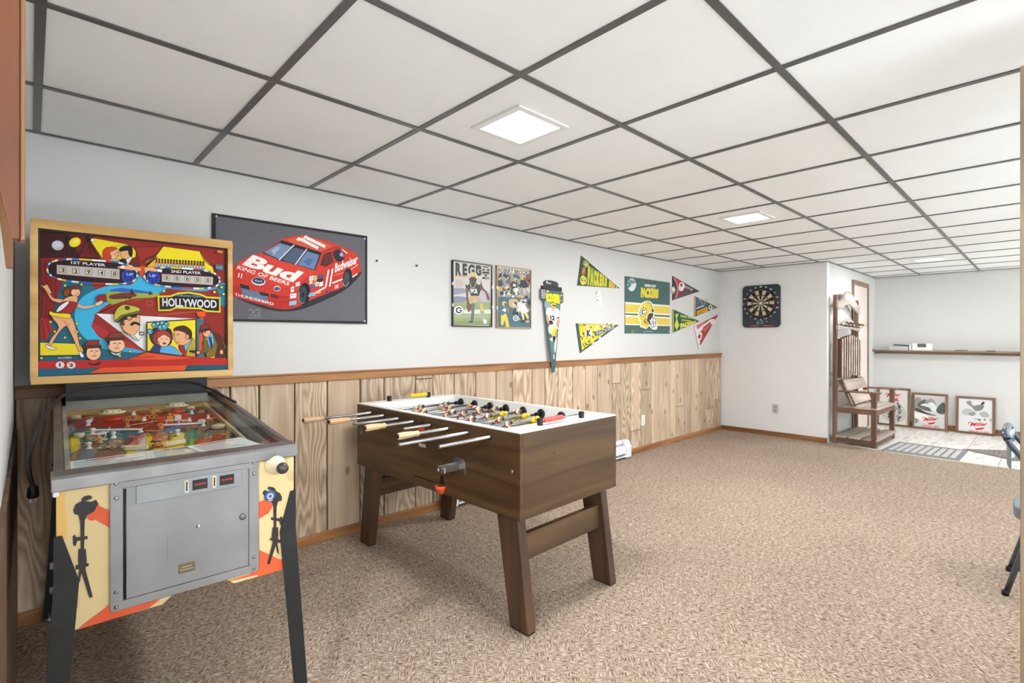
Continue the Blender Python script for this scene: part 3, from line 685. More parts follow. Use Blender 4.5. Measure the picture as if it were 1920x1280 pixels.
# ---- felt pennants: triangle on the wall, drawn in the units of the crops they were read from
def pennant(pts, crop_pts, label, base, group='triangular team pennants', border=None):
    """pts: three wall corners (x, z); crop_pts: same corners in drawing units"""
    x0 = min(p[0] for p in pts); x1 = max(p[0] for p in pts); z0 = min(p[1] for p in pts); z1 = max(p[1] for p in pts)
    cx, cz = sum(p[0] for p in pts) / 3, sum(p[1] for p in pts) / 3; loc = (cx, WY, cz)
    m_ = MB(); q = [(p[0] - cx, p[1] - cz) for p in pts]; m_.prism(q, 'y', -.006, -.001)
    o = m_.build('pennant', plain('felt_' + str(base), base, .95, var=.08, scale=30)); o.location = loc
    tag(o, label, 'pennant', group)
    # affine map from drawing units to the wall
    (ax, ay), (bx, by), (cx_, cy_) = crop_pts
    det = (bx - ax) * (cy_ - ay) - (cx_ - ax) * (by - ay)
    def f(x, y):
        u = ((x - ax) * (cy_ - ay) - (cx_ - ax) * (y - ay)) / det; v = ((bx - ax) * (y - ay) - (x - ax) * (by - ay)) / det
        return (pts[0][0] + u * (pts[1][0] - pts[0][0]) + v * (pts[2][0] - pts[0][0]), pts[0][1] + u * (pts[1][1] - pts[0][1]) + v * (pts[2][1] - pts[0][1]))
    a = Art([(0, 0), (1, 0), (1, 1), (0, 1)], 1, 1, (0, 0, 0), (1, 0, 0), (0, 0, -1), (0, -1, 0)); a.clip = False
    a.P = lambda x, y: Vector((f(x, y)[0] - cx, -.0062 - a.k * a.step, f(x, y)[1] - cz))
    return o, a
YEL = (226, 208, 64); DG = (52, 78, 70)
# crop scale 6.4, offset (1075, 470)
o, a = pennant([(3.859, 2.054), (3.802, 1.761), (4.49, 1.781)], [(90, 58), (45, 410), (540, 447)], 'dark green pennant with tall yellow letters, uppermost left of the two-letter-high pennants', (58, 84, 76))
o['label'] = 'green pennant with big yellow team letters, upper left above the small white tag'
a.poly([(92, 75), (130, 100), (100, 400), (48, 405)], (58, 84, 76)); a.ell(140, 150, 36, 48, (170, 100, 60)); a.ell(140, 150, 32, 44, (120, 160, 100)); a.ell(142, 152, 24, 34, (150, 176, 150)); a.poly([(125, 150), (160, 140), (165, 165), (140, 180)], (226, 214, 90)); a.line([(122, 140), (150, 160)], 5, (80, 110, 70))
a.poly([(96, 205), (135, 190), (132, 230), (100, 240)], (206, 120, 50)); a.poly([(92, 250), (130, 240), (128, 275), (95, 285)], (216, 110, 40)); a.line([(96, 245), (130, 235)], 4, (240, 240, 230)); a.poly([(98, 285), (118, 285), (116, 305), (100, 305)], (190, 100, 50))
a.poly([(72, 345), (85, 305), (110, 292), (136, 315), (148, 345), (130, 395), (90, 400)], YEL, 4); a.ell(98, 342, 15, 17, (60, 78, 60)); a.ell(100, 342, 8, 9, (236, 236, 220)); a.line([(128, 380), (150, 340), (160, 380), (130, 388)], 5, (220, 220, 225)); a.poly([(120, 345), (140, 340), (138, 365), (120, 370)], (150, 120, 130))
a.poly([(165, 165), (405, 325), (395, 432), (140, 412)], (110, 140, 66))
for ch, xa, xb in (('P', 158, 182), ('A', 186, 222), ('C', 226, 254), ('K', 258, 292), ('E', 296, 322), ('R', 326, 352), ('S', 356, 382)):
    tp = lambda x: 175 + (x - 165) * .625; bt = lambda x: 408 + (x - 150) * .075
    a.text4(ch, (xa + 6, tp(xa + 4)), (xb + 4, tp(xb + 2)), (xb, bt(xb)), (xa, bt(xa)), YEL if ch != 'A' else (214, 206, 80), .07)
a.poly([(412, 335), (490, 400), (488, 440), (405, 432)], (222, 190, 70)); a.line([(420, 378), (484, 412)], 5, (170, 120, 50)); a.line([(416, 400), (480, 424)], 5, (170, 120, 50)); a.ell(508, 430, 10, 12, (190, 210, 200)); a.line([(398, 330), (392, 436)], 8, (50, 70, 66))
a.line([(92, 72), (540, 447)], 6, (60, 80, 60)); a.build('print', M['inkfelt'], o)
o, a = pennant([(3.778, 1.398), (3.842, 1.111), (4.49, 1.395)], [(32, 875), (75, 1220), (548, 890)], 'yellow and dark green pennant covered in jumbled letters, lower left on the wall', (72, 96, 82))
a.poly([(60, 880), (500, 890), (130, 1160), (80, 1200)], YEL)
rr = random.Random(5)
for k in range(90):
    t_ = rr.random() ** 1.3; s_ = rr.random(); tx = 66 + t_ * 380; top = 882 + t_ * 8; bot = 1195 - t_ * 290; y = top + (bot - top) * s_
    a.line([(tx, y), (tx + rr.uniform(6, 26), y + rr.uniform(-22, 22))], rr.uniform(7, 14), rr.choice([(60, 84, 72), (60, 84, 72), (236, 236, 220), (206, 200, 70), (40, 54, 52)]))
a.poly([(32, 875), (58, 880), (92, 1180), (75, 1220)], (66, 96, 88))
for (x, y) in ((160, 920), (345, 912), (295, 1045), (225, 1110)): a.ell(x, y, 20, 18, (238, 238, 230)); a.ring(x, y, 12, 10, 5, (60, 84, 72), a0=.5, a1=5.6)
a.poly([(235, 975), (480, 905), (500, 925), (250, 1030)], (70, 82, 88)); a.text4('PACKERS', (255, 972), (480, 908), (492, 926), (262, 1024), (176, 186, 190), .05)
a.ell(170, 990, 48, 58, (232, 214, 80)); a.ell(170, 990, 38, 46, (222, 226, 220)); a.text4('K', (146, 955), (196, 950), (196, 1026), (148, 1032), (54, 66, 66), .08)
a.line([(100, 1110), (130, 1160), (170, 1150)], 9, (60, 84, 72)); a.line([(120, 1100), (170, 1130), (190, 1080)], 9, (60, 84, 72)); a.build('print', M['inkfelt'], o)
# crop scale 8.5316, offset (1165, 505)
o, a = pennant([(5.595, 2.004), (5.595, 1.709), (6.29, 1.862)], [(812, 108), (808, 498), (1242, 355)], 'red and grey pennant just right of the green team flag, topmost of the right cluster', (96, 76, 78))
a.poly([(812, 112), (850, 130), (850, 480), (808, 494)], (70, 70, 68)); a.line([(838, 132), (900, 230), (905, 350), (870, 465)], 26, (196, 60, 74), 5); a.line([(830, 136), (880, 240), (890, 340), (850, 470)], 8, (236, 200, 200), 5)
a.poly([(860, 150), (1000, 215), (930, 250), (905, 230)], (190, 60, 74)); a.poly([(905, 300), (920, 220), (950, 205), (985, 225), (1000, 270), (960, 350), (925, 355)], (236, 234, 234), 4); a.ell(945, 252, 18, 30, (176, 40, 54)); a.poly([(920, 350), (1190, 340), (1050, 410), (890, 440)], (120, 62, 62))
for k in range(7): a.line([(985 + k * 20, 250 + k * 10), (1000 + k * 22, 300 + k * 6)], 8, (200, 206, 214))
a.text4('CARDINALS', (925, 385), (1120, 352), (1122, 380), (930, 440), (84, 92, 112), .06); a.poly([(1110, 300), (1230, 352), (1150, 375), (1100, 340)], (52, 74, 84)); a.line([(1090, 345), (1135, 318)], 10, (226, 232, 240))
a.ell(820, 335, 34, 58, (176, 172, 160)); a.ell(820, 325, 24, 34, (220, 216, 206)); a.line([(800, 360), (845, 372)], 8, (120, 112, 100)); a.build('print', M['inkfelt'], o)
o, a = pennant([(6.155, 1.792), (6.145, 1.525), (6.82, 1.676)], [(1168, 428), (1160, 755), (1532, 606)], 'blue and gold pennant bearing a white round G, nearest the room corner', (62, 82, 74))
a.poly([(1168, 432), (1182, 440), (1176, 745), (1160, 752)], (216, 172, 120)); a.poly([(1190, 450), (1350, 530), (1370, 580), (1190, 630)], (84, 104, 134)); a.line([(1188, 625), (1310, 575)], 14, (226, 232, 240))
rr = random.Random(8)
for k in range(12): a.ell(1200 + rr.random() * 150, 480 + rr.random() * 90 + 0, 11, 14, rr.choice([(206, 170, 70), (60, 76, 110), (160, 170, 190), (206, 170, 70)]))
a.poly([(1195, 665), (1360, 595), (1372, 665), (1200, 730)], (212, 164, 40)); a.line([(1220, 690), (1330, 640)], 12, (196, 122, 40)); a.line([(1225, 705), (1290, 682)], 10, (196, 122, 40))
a.poly([(1420, 560), (1528, 606), (1450, 636), (1400, 600)], (110, 122, 60)); a.poly([(1360, 580), (1400, 560), (1420, 650), (1372, 662)], (40, 64, 72)); a.ring(1412, 606, 26, 34, 16, (240, 240, 240), 0, a0=.2, a1=5.6); a.poly([(1412, 604), (1442, 604), (1442, 622), (1412, 622)], (240, 240, 240)); a.build('print', M['inkfelt'], o)
o, a = pennant([(5.595, 1.606), (5.595, 1.317), (6.29, 1.474)], [(815, 635), (812, 1012), (1242, 832)], 'plain green pennant with yellow lettering and a leaping figure, below the red pennant', (38, 96, 76))
a.poly([(815, 635), (830, 640), (828, 1006), (812, 1010)], (216, 190, 100))
a.text4('SUPER BOWL', (930, 722), (1150, 778), (1152, 800), (934, 762), (206, 210, 90), .05); a.text4('CHAMPS', (950, 790), (1100, 816), (1100, 836), (950, 830), (206, 210, 90), .05)
a.text4('PACKERS', (930, 862), (1180, 822), (1186, 850), (930, 960), (236, 222, 90), .07)
a.poly([(850, 715), (870, 740), (905, 700), (890, 750), (880, 790), (895, 840), (912, 900), (890, 930), (880, 975), (862, 930), (845, 900), (862, 840), (868, 780)], (214, 216, 90), 3); a.ell(880, 720, 12, 14, (224, 216, 110)); a.line([(850, 860), (912, 890)], 12, (214, 216, 90)); a.build('print', M['inkfelt'], o)
o, a = pennant([(6.145, 1.396), (6.265, 1.120), (6.825, 1.575)], [(1160, 915), (1230, 1245), (1538, 738)], 'red and white pennant tilted steeply, lowest of the right cluster', (168, 62, 58))
a.poly([(1160, 915), (1195, 903), (1262, 1195), (1230, 1245)], (232, 226, 226)); a.poly([(1200, 900), (1330, 838), (1250, 990), (1215, 1000)], (206, 120, 116)); a.poly([(1200, 960), (1420, 800), (1440, 820), (1230, 1010)], (236, 230, 230))
a.poly([(1290, 930), (1420, 840), (1440, 880), (1300, 1040)], (196, 40, 36)); a.text4('CARDINALS', (1300, 960), (1410, 870), (1420, 890), (1308, 1010), (150, 160, 150), .05); a.ell(1450, 845, 36, 46, (236, 232, 226), .5); a.line([(1440, 850), (1462, 830)], 6, (190, 120, 60)); a.poly([(1490, 770), (1536, 740), (1515, 790)], (176, 44, 40))
a.poly([(1210, 1040), (1240, 1000), (1275, 1010), (1280, 1060), (1245, 1120)], (232, 228, 228), 4); a.ell(1238, 1062, 20, 34, (176, 40, 54), .2); a.line([(1270, 1050), (1300, 1090), (1262, 1120)], 7, (150, 146, 140)); a.poly([(1238, 1170), (1262, 1150), (1250, 1205)], (120, 70, 66)); a.build('print', M['inkfelt'], o)

# ---- green team flag
x0, x1, z0, z1 = 4.598, 5.53, 1.308, 1.917; loc = (x0, WY, z0)
m_ = MB(); m_.box(0, x1 - x0, -.008, -.001, 0, z1 - z0); fl_ = m_.build('team_flag', plain('flag_cloth', (78, 106, 102), .9)); fl_.location = loc
tag(fl_, 'green flag with gold stripes and a yellow football helmet on the wall', 'flag')
a = wall_sheet([(55, 110), (740, 205), (785, 1020), (57, 1025)], x0, x1, z0, z1, WY - .0082, loc)
FG = (76, 106, 104); CR = (238, 232, 214); FY = (228, 204, 92)
a.fill(FG); a.poly([(50, 505), (765, 555), (790, 893), (50, 885)], CR); a.poly([(50, 540), (765, 580), (790, 690), (50, 672)], FY); a.poly([(50, 690), (765, 718), (790, 745), (50, 714)], FG); a.poly([(50, 748), (765, 766), (790, 876), (50, 860)], FY)
a.poly([(265, 735), (275, 620), (320, 520), (400, 486), (470, 510), (500, 590), (520, 640), (520, 780), (560, 780), (575, 940), (500, 950), (450, 900), (400, 945), (330, 920), (300, 915), (300, 850)], (244, 242, 232), 3)
a.poly([(280, 735), (292, 625), (330, 535), (400, 505), (455, 530), (482, 600), (485, 660), (440, 680), (405, 740), (410, 800), (440, 900), (390, 930), (350, 905), (310, 895), (318, 840)], (232, 208, 84), 4); a.line([(400, 505), (455, 530), (484, 600), (486, 660)], 9, (60, 70, 66), 4)
a.poly([(478, 625), (512, 622), (510, 670), (482, 668)], (60, 60, 76)); a.poly([(410, 790), (430, 700), (490, 680), (505, 720), (470, 780), (460, 840), (440, 850)], (80, 72, 74), 3)
a.ell(345, 668, 54, 72, (50, 74, 62), .25); a.ell(345, 668, 46, 63, (240, 240, 230), .25); a.ell(346, 668, 30, 44, (50, 74, 62), .25); a.ell(350, 668, 17, 27, (240, 240, 230), .25); a.poly([(350, 655), (392, 640), (388, 665), (350, 676)], (240, 240, 230))
a.ring(388, 806, 22, 26, 8, (60, 60, 62)); a.line([(365, 800), (370, 840), (460, 860), (550, 850)], 10, (50, 52, 58), 3); a.line([(440, 780), (480, 740), (550, 785), (552, 900), (500, 918), (450, 850)], 9, (50, 52, 58)); a.line([(470, 822), (552, 828)], 8, (50, 52, 58)); a.line([(500, 760), (505, 915)], 7, (50, 52, 58))
a.poly([(448, 800), (540, 800), (545, 890), (500, 905)], (236, 236, 236)); a.line([(480, 745), (550, 785)], 9, (50, 52, 58)); a.line([(450, 855), (548, 852)], 8, (50, 52, 58)); a.line([(470, 822), (552, 828)], 8, (50, 52, 58)); a.line([(500, 780), (520, 912)], 7, (50, 52, 58))
a.text4('GREEN BAY', (352, 226), (535, 240), (533, 284), (354, 268), (232, 234, 226), .05)
a.text4('PACKERS', (300, 278), (574, 300), (574, 452), (298, 436), (232, 214, 74), .09)
a.line([(352, 990), (500, 990)], 8, (190, 206, 206)); a.ell(180, 992, 26, 30, (128, 138, 52)); a.ell(768, 980, 7, 8, (220, 220, 220))
a.ell(155, 245, 74, 112, (54, 70, 74)); a.ell(155, 240, 68, 104, (176, 192, 194)); a.poly([(95, 250), (120, 180), (200, 190), (222, 220), (150, 215)], (120, 140, 144), 3); a.ell(108, 250, 28, 34, (40, 122, 112)); a.poly([(110, 290), (215, 210), (222, 260), (190, 320), (150, 340)], (214, 226, 230), 3); a.line([(100, 170), (200, 195)], 8, (110, 126, 130)); a.ell(95, 245, 10, 10, (220, 250, 250))
a.build('print', M['inkfelt'], fl_)

# ---- long hanging pennant with a player (crop scale 7.111, offset (1000, 516))
loc = (3.414, WY, .985); hp = empty('hanging_pennant', loc, 0, 'long narrow pointed pennant of a white-jersey player, hanging down over the wood rail', 'pennant')
quad = [(60, 150), (375, 150), (375, 1262), (60, 1262)]
# drawing units straight to the wall: rectangle x 3.262..3.573, z .962...
def hx(x): return 3.414 + (x - 205) * .3050 / 315.0 / 1.0
H = lambda x, y: (hx(x) - loc[0], (1.778 - (y - 75) * .000703) - loc[2])
m_ = MB(); tri = [H(100, 350), H(330, 372), H(222, 1250), H(188, 1262)]; m_.prism([H(72, 200), H(375, 215), H(365, 350), H(326, 372), H(222, 1245), H(192, 1262), H(98, 350), H(62, 330)][::-1], 'y', -.046, -.041); body = m_.build('felt', plain('pennant_felt', (84, 108, 108), .9), hp)
a = Art([(0, 0), (1, 0), (1, 1), (0, 1)], 1, 1, (0, 0, 0), (1, 0, 0), (0, 0, -1), (0, -1, 0)); a.clip = False
a.P = lambda x, y: Vector((H(x, y)[0], -.0463 - a.k * a.step, H(x, y)[1]))
a.poly([(100, 190), (345, 200), (330, 372), (222, 1245), (192, 1260), (100, 350)], (88, 112, 112)); a.poly([(110, 360), (185, 360), (180, 430), (120, 440)], (150, 174, 172), 3); a.poly([(265, 380), (322, 390), (312, 450), (262, 440)], (110, 134, 126), 3)
a.poly([(58, 192), (136, 196), (134, 330), (60, 326)], (54, 58, 74)); [a.rect(66, 204 + 24 * k, 126, 216 + 24 * k, (226, 226, 226)) for k in range(5)]; a.poly([(140, 200), (172, 202), (172, 232), (140, 230)], (200, 206, 220))
a.poly([(318, 232), (374, 226), (372, 346), (322, 350)], (78, 80, 76)); a.poly([(326, 244), (366, 240), (362, 335), (330, 338)], (176, 172, 150)); a.poly([(340, 270), (362, 265), (358, 320), (336, 322)], (90, 92, 84))
a.text4('RODGERS', (130, 238), (318, 244), (326, 372), (132, 352), (240, 228, 40), .09)
a.poly([(125, 520), (128, 450), (170, 425), (290, 435), (315, 490), (308, 570), (275, 580), (262, 640), (175, 650), (160, 560)], (240, 240, 236), 3); a.poly([(125, 540), (165, 560), (165, 590), (215, 620), (205, 650), (150, 630), (130, 590)], (206, 166, 136), 3); a.poly([(305, 545), (310, 610), (285, 650), (255, 640), (278, 580)], (206, 166, 136), 3)
a.poly([(195, 400), (200, 380), (260, 385), (255, 430), (225, 465), (205, 450)], (214, 176, 146), 3); a.poly([(190, 405), (195, 375), (230, 365), (264, 380), (262, 400), (215, 392)], (236, 212, 60), 3); a.line([(215, 392), (262, 398)], 16, (50, 52, 48))
a.text4('12', (178, 522), (242, 530), (242, 592), (178, 582), (52, 66, 62), .07); a.ell(188, 615, 30, 26, (72, 48, 44), .5); a.line([(120, 520), (160, 535)], 12, (226, 200, 70)); a.line([(262, 560), (308, 545)], 14, (60, 80, 60))
a.poly([(160, 655), (255, 645), (285, 690), (250, 790), (215, 800), (190, 770), (150, 740)], (232, 226, 200), 3); a.poly([(195, 760), (225, 700), (270, 690), (250, 760), (225, 790), (200, 800)], (238, 208, 40), 3); a.line([(280, 700), (240, 780)], 10, (50, 66, 60)); a.poly([(205, 800), (238, 795), (240, 870), (222, 880)], (50, 54, 54), 3); a.poly([(160, 830), (205, 800), (200, 870)], (226, 232, 228)); a.poly([(225, 880), (262, 800), (240, 990), (222, 985)], (222, 226, 220), 3); a.poly([(165, 860), (215, 880), (225, 1010), (185, 1010)], (96, 138, 140)); a.poly([(190, 1010), (240, 1005), (232, 1110), (198, 1110)], (70, 92, 96)); a.text4('NFL', (202, 1020), (228, 1020), (222, 1086), (202, 1086), (226, 230, 232), .05); a.poly([(195, 1110), (232, 1110), (222, 1245), (194, 1258)], (60, 100, 116))
a.build('print', M['inkfelt'], hp)
m_ = MB(); p = [H(82, 145), H(355, 178)]; m_.box(p[0][0], p[1][0], -.050, -.020, H(0, 206)[1], H(0, 150)[1]); m_.box(p[0][0] + .1, p[1][0] - .1, -.022, -.001, H(0, 200)[1], H(0, 160)[1]); m_.build('hanger_bar', plain('hanger_black', (40, 42, 44), .35), hp, bevel=.003)
m_ = MB(); q = [H(115, 145), H(112, 100), H(140, 78), H(205, 72), H(280, 82), H(312, 100), H(310, 145)]; m_.prism(q[::-1], 'y', -.046, -.030); m_.build('hanger_cap', plain('cap_grey', (66, 70, 76), .25), hp, bevel=.004)
a2 = MB(); a2.box(H(140, 0)[0], H(205, 0)[0], -.0475, -.0458, H(0, 118)[1], H(0, 108)[1]); a2.ball((H(150, 0)[0], -.046, H(0, 95)[1]), .010, 8, 5, (1, .3, .7)); a2.build('cap_highlight', M['white'], hp)

for c in hp.children:       # the felt leans out from the wall at its foot, where it passes the rail
    for v in c.data.vertices: v.co.y += .033 * max(0, min(1, v.co.z / .79))
# ---- small things on the wall
M['greyink'] = plain('grey_ink', (120, 124, 140), .8)
m_ = MB(); m_.box(-.045, .045, -.004, -.001, -.075, .075); m_.v = [(x + z * -.22, y, z) for x, y, z in m_.v]
tg = m_.build('wall_tag', plain('tag_paper', (228, 228, 228), .7)); tg.location = (4.14, WY, 1.66); tag(tg, 'small white paper tag with faint marks under the upper left pennant', 'tag')
for (dx, dz, s_) in ((-.035, .062, .007), (-.04, .045, .010), (-.018, .012, .006), (-.022, -.02, .009), (-.015, -.028, .007)): 
    mk = MB(); mk.box(dx - s_, dx + s_, -.0048, -.0038, dz - s_ * .6, dz + s_ * .6); mk.build('pen_mark', M['greyink'], tg)
for x, z, lb in ((1.682, 1.776, 'small dark nail in the white wall close to the race car poster'), (1.996, 1.774, 'small dark nail in the white wall, further from the race car poster')):
    m_ = MB(); m_.lathe((0, 0, 0), (0, -1, 0), [(0, .003), (.012, .003), (.012, .007), (.015, .006)], 10); n_ = m_.build('nail', M['black']); n_.location = (x, WY, z); tag(n_, lb, 'nail', 'nails in the left wall')
def outlet(loc, rz, label, plate, face):
    t_ = empty('wall_outlet', loc, rz, label, 'outlet'); m_ = MB(); m_.box(-.036, .036, -.007, 0, -.058, .058); m_.build('cover_plate', plate, t_, bevel=.003)
    for dz in (-.02, .02):
        m_ = MB(); m_.prism([(math.cos(k * PI / 6) * .016, dz + max(-.013, min(.013, math.sin(k * PI / 6) * .016))) for k in range(12)], 'y', -.0095, -.006); s_ = m_.build('receptacle', face, t_)
        m_ = MB(); m_.box(-.007, -.005, -.0102, -.009, dz - .004, dz + .005); m_.box(.005, .007, -.0102, -.009, dz - .004, dz + .004); m_.box(-.002, .002, -.0102, -.009, dz - .010, dz - .007); m_.build('slot', M['black'], s_)
    return t_
outlet((4.93, WY - .0145, .346), 0, 'white outlet plate low on the wood planks', M['white'], M['white'])
outlet((DX, 2.382, .35), -PI / 2, 'grey-beige outlet plate low on the wall below the dartboard', plain('almond', (196, 194, 186), .4), plain('almond_dark', (170, 168, 160), .4))
# baseboard heater behind the foosball table
ht = empty('baseboard_heater', (3.39, WY - .023, 0), 0, 'white electric baseboard heater running along the planks behind the foosball table', 'heater')
M['enamel'] = plain('white_enamel', (238, 240, 244), .3, var=.02)
L_ = 1.19; m_ = MB(); m_.prism([(0, .03), (0, .185), (-.012, .185), (-.03, .165), (-.03, .155), (-.012, .145), (-.012, .03)], 'x', -L_ + .05, L_ - .05); m_.build('back_panel', M['enamel'], ht)
m_ = MB(); m_.prism([(-.062, .052), (-.070, .06), (-.066, .118), (-.050, .135), (-.045, .13), (-.058, .115), (-.060, .06)], 'x', -L_ + .05, L_ - .05); m_.prism([(0, .022), (0, .03), (-.07, .034), (-.074, .026)], 'x', -L_ + .05, L_ - .05); m_.build('front_panel', M['enamel'], ht)
for s_ in (-1, 1):
    m_ = MB(); m_.prism([(0, .012), (0, .188), (-.045, .185), (-.076, .12), (-.076, .012)], 'x', s_ * (L_ - .05) - .05, s_ * (L_ - .05) + .05); m_.build('end_cap', M['enamel'], ht, bevel=.005)
m_ = MB()
for k in range(70): m_.box(-L_ + .07 + k * .0325, -L_ + .0715 + k * .0325, -.056, -.004, .045, .105)
f_ = m_.build('heating_fins', M['black'], ht); f_['kind'] = 'stuff'

# ---- dartboard, facing the camera end of the room (towards -x)
db = empty('dartboard', (DX, 2.551, 1.669), -PI / 2, 'square dark electronic dartboard with rounded corners on the far white wall', 'dartboard')
hw, hh, r_ = .234, .275, .05
out = []
for cx, cz, a0 in ((hw - r_, hh - r_, 0), (-hw + r_, hh - r_, 1), (-hw + r_, -hh + r_, 2), (hw - r_, -hh + r_, 3)):
    for k in range(6): t_ = (a0 + k / 5) * PI / 2; out.append((cx + r_ * math.cos(t_), cz + r_ * math.sin(t_)))
m_ = MB(); m_.prism(out[::-1], 'y', -.032, 0); m_.build('housing', plain('board_housing', (46, 56, 64), .5, var=.25, scale=30), db, bevel=.006)
cz0 = .04; R = .183
def sector(m_, r0, r1, a0, a1, y0, y1, n=3):
    pts = [(r1 * math.cos(a0 + (a1 - a0) * k / n), cz0 + r1 * math.sin(a0 + (a1 - a0) * k / n)) for k in range(n + 1)] + [(r0 * math.cos(a1 - (a1 - a0) * k / n), cz0 + r0 * math.sin(a1 - (a1 - a0) * k / n)) for k in range(n + 1)]
    m_.prism(pts[::-1], 'y', y0, y1)
m_ = MB(); m_.lathe((0, -.030, cz0), (0, -1, 0), [(0, R + .012), (.014, R + .012), (.014, R + .002), (.004, R + .002)], 40); m_.build('rim_ring', plain('ring_black', (24, 26, 28), .4), db)
cols = {'b': plain('seg_black', (30, 28, 26), .55), 'c': plain('seg_cream', (206, 200, 170), .55), 'r': plain('seg_red', (150, 50, 44), .5), 'g': plain('seg_green', (36, 72, 56), .5)}
nums = [20, 1, 18, 4, 13, 6, 10, 15, 2, 17, 3, 19, 7, 16, 8, 11, 14, 9, 12, 5]
for k in range(20):
    mid = PI / 2 - k * PI / 10; a0 = mid - PI / 20 + .012; a1 = mid + PI / 20 - .012; dark = k % 2 == 0
    for (r0, r1, c) in ((.018, .098, 'b' if dark else 'c'), (.100, .108, 'r' if dark else 'g'), (.112, .166, 'b' if dark else 'c'), (.168, .180, 'r' if dark else 'g')):
        m_ = MB(); sector(m_, r0, r1, a0, a1, -.040, -.030, 2); m_.build('scoring_segment', cols[c], db)
m_ = MB(); m_.lathe((0, -.03, cz0), (0, -1, 0), [(0, .015), (.011, .015), (.0115, .007), (.013, .007)], 16); m_.build('bullseye', M['white'], db)
a = Art([(-1, 1), (1, 1), (1, -1), (-1, -1)], 2, 2, (-1, -.0325, 1), (1, 0, 0), (0, 0, -1), (0, -1, 0))
for k, nn in enumerate(nums):
    t_ = PI / 2 - k * PI / 10; x = .213 * math.cos(t_) * .985; z = cz0 + .213 * math.sin(t_); wd = .008 if nn < 10 else .014
    a.text(str(nn), (x - wd, z - .0105), (x + wd, z - .0105), (0, .021), (214, 224, 230), .05)
a.rect(-.05, -.235, -.03, -.19, (110, 150, 170)); a.rect(-.022, -.235, -.004, -.19, (90, 110, 120)); a.rect(.004, -.235, .03, -.185, (120, 140, 150)); a.rect(-.13, -.262, -.03, -.246, (196, 80, 44)); a.rect(.03, -.262, .09, -.246, (190, 90, 50)); a.rect(.09, -.262, .16, -.246, (190, 40, 66)); a.ell(.07, -.2, .02, .006, (150, 158, 160)); a.rect(-.19, -.215, -.09, -.21, (90, 100, 110)); a.rect(.12, -.21, .2, -.205, (96, 104, 110))
a.build('markings', M['ink'], db)
# ================================================================== pinball machine
M['cabpaint'] = plain('cabinet_cream', (224, 198, 142), .5, var=.12, scale=7, bmp=.05)
M['cabside'] = plain('cabinet_brown', (84, 62, 48), .55, var=.15, scale=8)
M['inside'] = plain('inside_grey', (168, 166, 160), .5, var=.18, scale=14)
M['legpaint'] = plain('leg_black', (20, 21, 23), .55, var=.3, scale=12)
M['yellowwood'] = wood('yellow_frame', (192, 144, 76), (226, 186, 116), 'x', .45, ring=5, rnd=False)
M['grey'] = plain('hammered_grey', (146, 146, 148), .45, .3, var=.12, scale=7, bmp=.06, bscale=500)
M['brightsteel'] = plain('coin_plate', (140, 142, 144), .42, .8, var=.12, scale=14)
M['cream'] = plain('cream_plastic', (236, 224, 190), .35, var=.03)
PW = .563; PL = 1.37
pb = empty('pinball_machine', (.0453, 1.667, 0), math.radians(-1.5), 'vintage pinball machine with a bright movie-themed backglass and cream cabinet in the left corner', 'pinball')
def topz(y): return .905 if y < .02 else min(1.0, .905 + (y - .02) * .0895)
m_ = MB()
side = [(.0, .533), (PL, .56), (PL, 1.0), (1.08, 1.0), (.02, .905), (.0, .905)]
m_.prism(side[::-1], 'x', 0, .018); m_.prism(side[::-1], 'x', PW - .018, PW)
cab = m_.build('cabinet_side', M['cabside'], pb, bevel=.002)
m_ = MB(); m_.prism([(.018, .533), (.215, .533), (.240, .552), (.372, .552), (.392, .533), (PW - .018, .533), (PW - .018, .905), (.018, .905)], 'y', 0, .018); m_.build('front_panel', M['cabpaint'], pb)
m_ = MB(); m_.box(.018, PW - .018, PL - .018, PL, .56, 1.0); m_.box(.018, PW - .018, .018, PL - .018, .56, .575); m_.box(.03, PW - .03, 1.085, PL - .02, .98, 1.074); m_.build('rear_panel', M['black'], pb)
# stencilled front artwork (crop scale 3.0483, offset (0, 860))
a = Art([(320.7, 139.3), (1676, -55), (1676, 612.7), (320.7, 1008.7)], PW, .372, (0, -.0004, .905), (1, 0, 0), (0, 0, -1), (0, -1, 0))
ORG = (224, 88, 44); BLK = (38, 34, 32); CRM = (226, 202, 148)
a.poly([(320.7, 139.3), (1676, -55), (1676, 612.7), (1337, 711), (1294, 687), (988, 774), (926, 832), (320.7, 1008.7)], CRM)
rr = random.Random(2)
for k in range(70): a.ell(rr.uniform(325, 1670), rr.uniform(60, 940), rr.uniform(2, 4), rr.uniform(2, 4), (170, 140, 90), n=6)
a.poly([(320, 160), (360, 170), (380, 420), (330, 450)], (232, 186, 96), 3); a.poly([(330, 700), (440, 760), (440, 860), (330, 900)], (216, 180, 112), 3)
a.poly([(500, 320), (560, 262), (600, 285), (640, 292), (640, 400)], ORG, 0); a.poly([(500, 320), (540, 268), (566, 262), (540, 345), (505, 345)], ORG, 3)
a.poly([(440, 975), (640, 820), (640, 870), (915, 800), (850, 850), (460, 980)], ORG); a.poly([(1265, 708), (1420, 660), (1480, 610), (1480, 520), (1600, 575), (1676, 600), (1676, 612)], ORG); a.poly([(1470, 620), (1530, 575), (1676, 570), (1676, 640), (1470, 700)], (218, 92, 46))
a.poly([(1470, 250), (1520, 225), (1560, 262), (1530, 310), (1470, 345)], ORG)
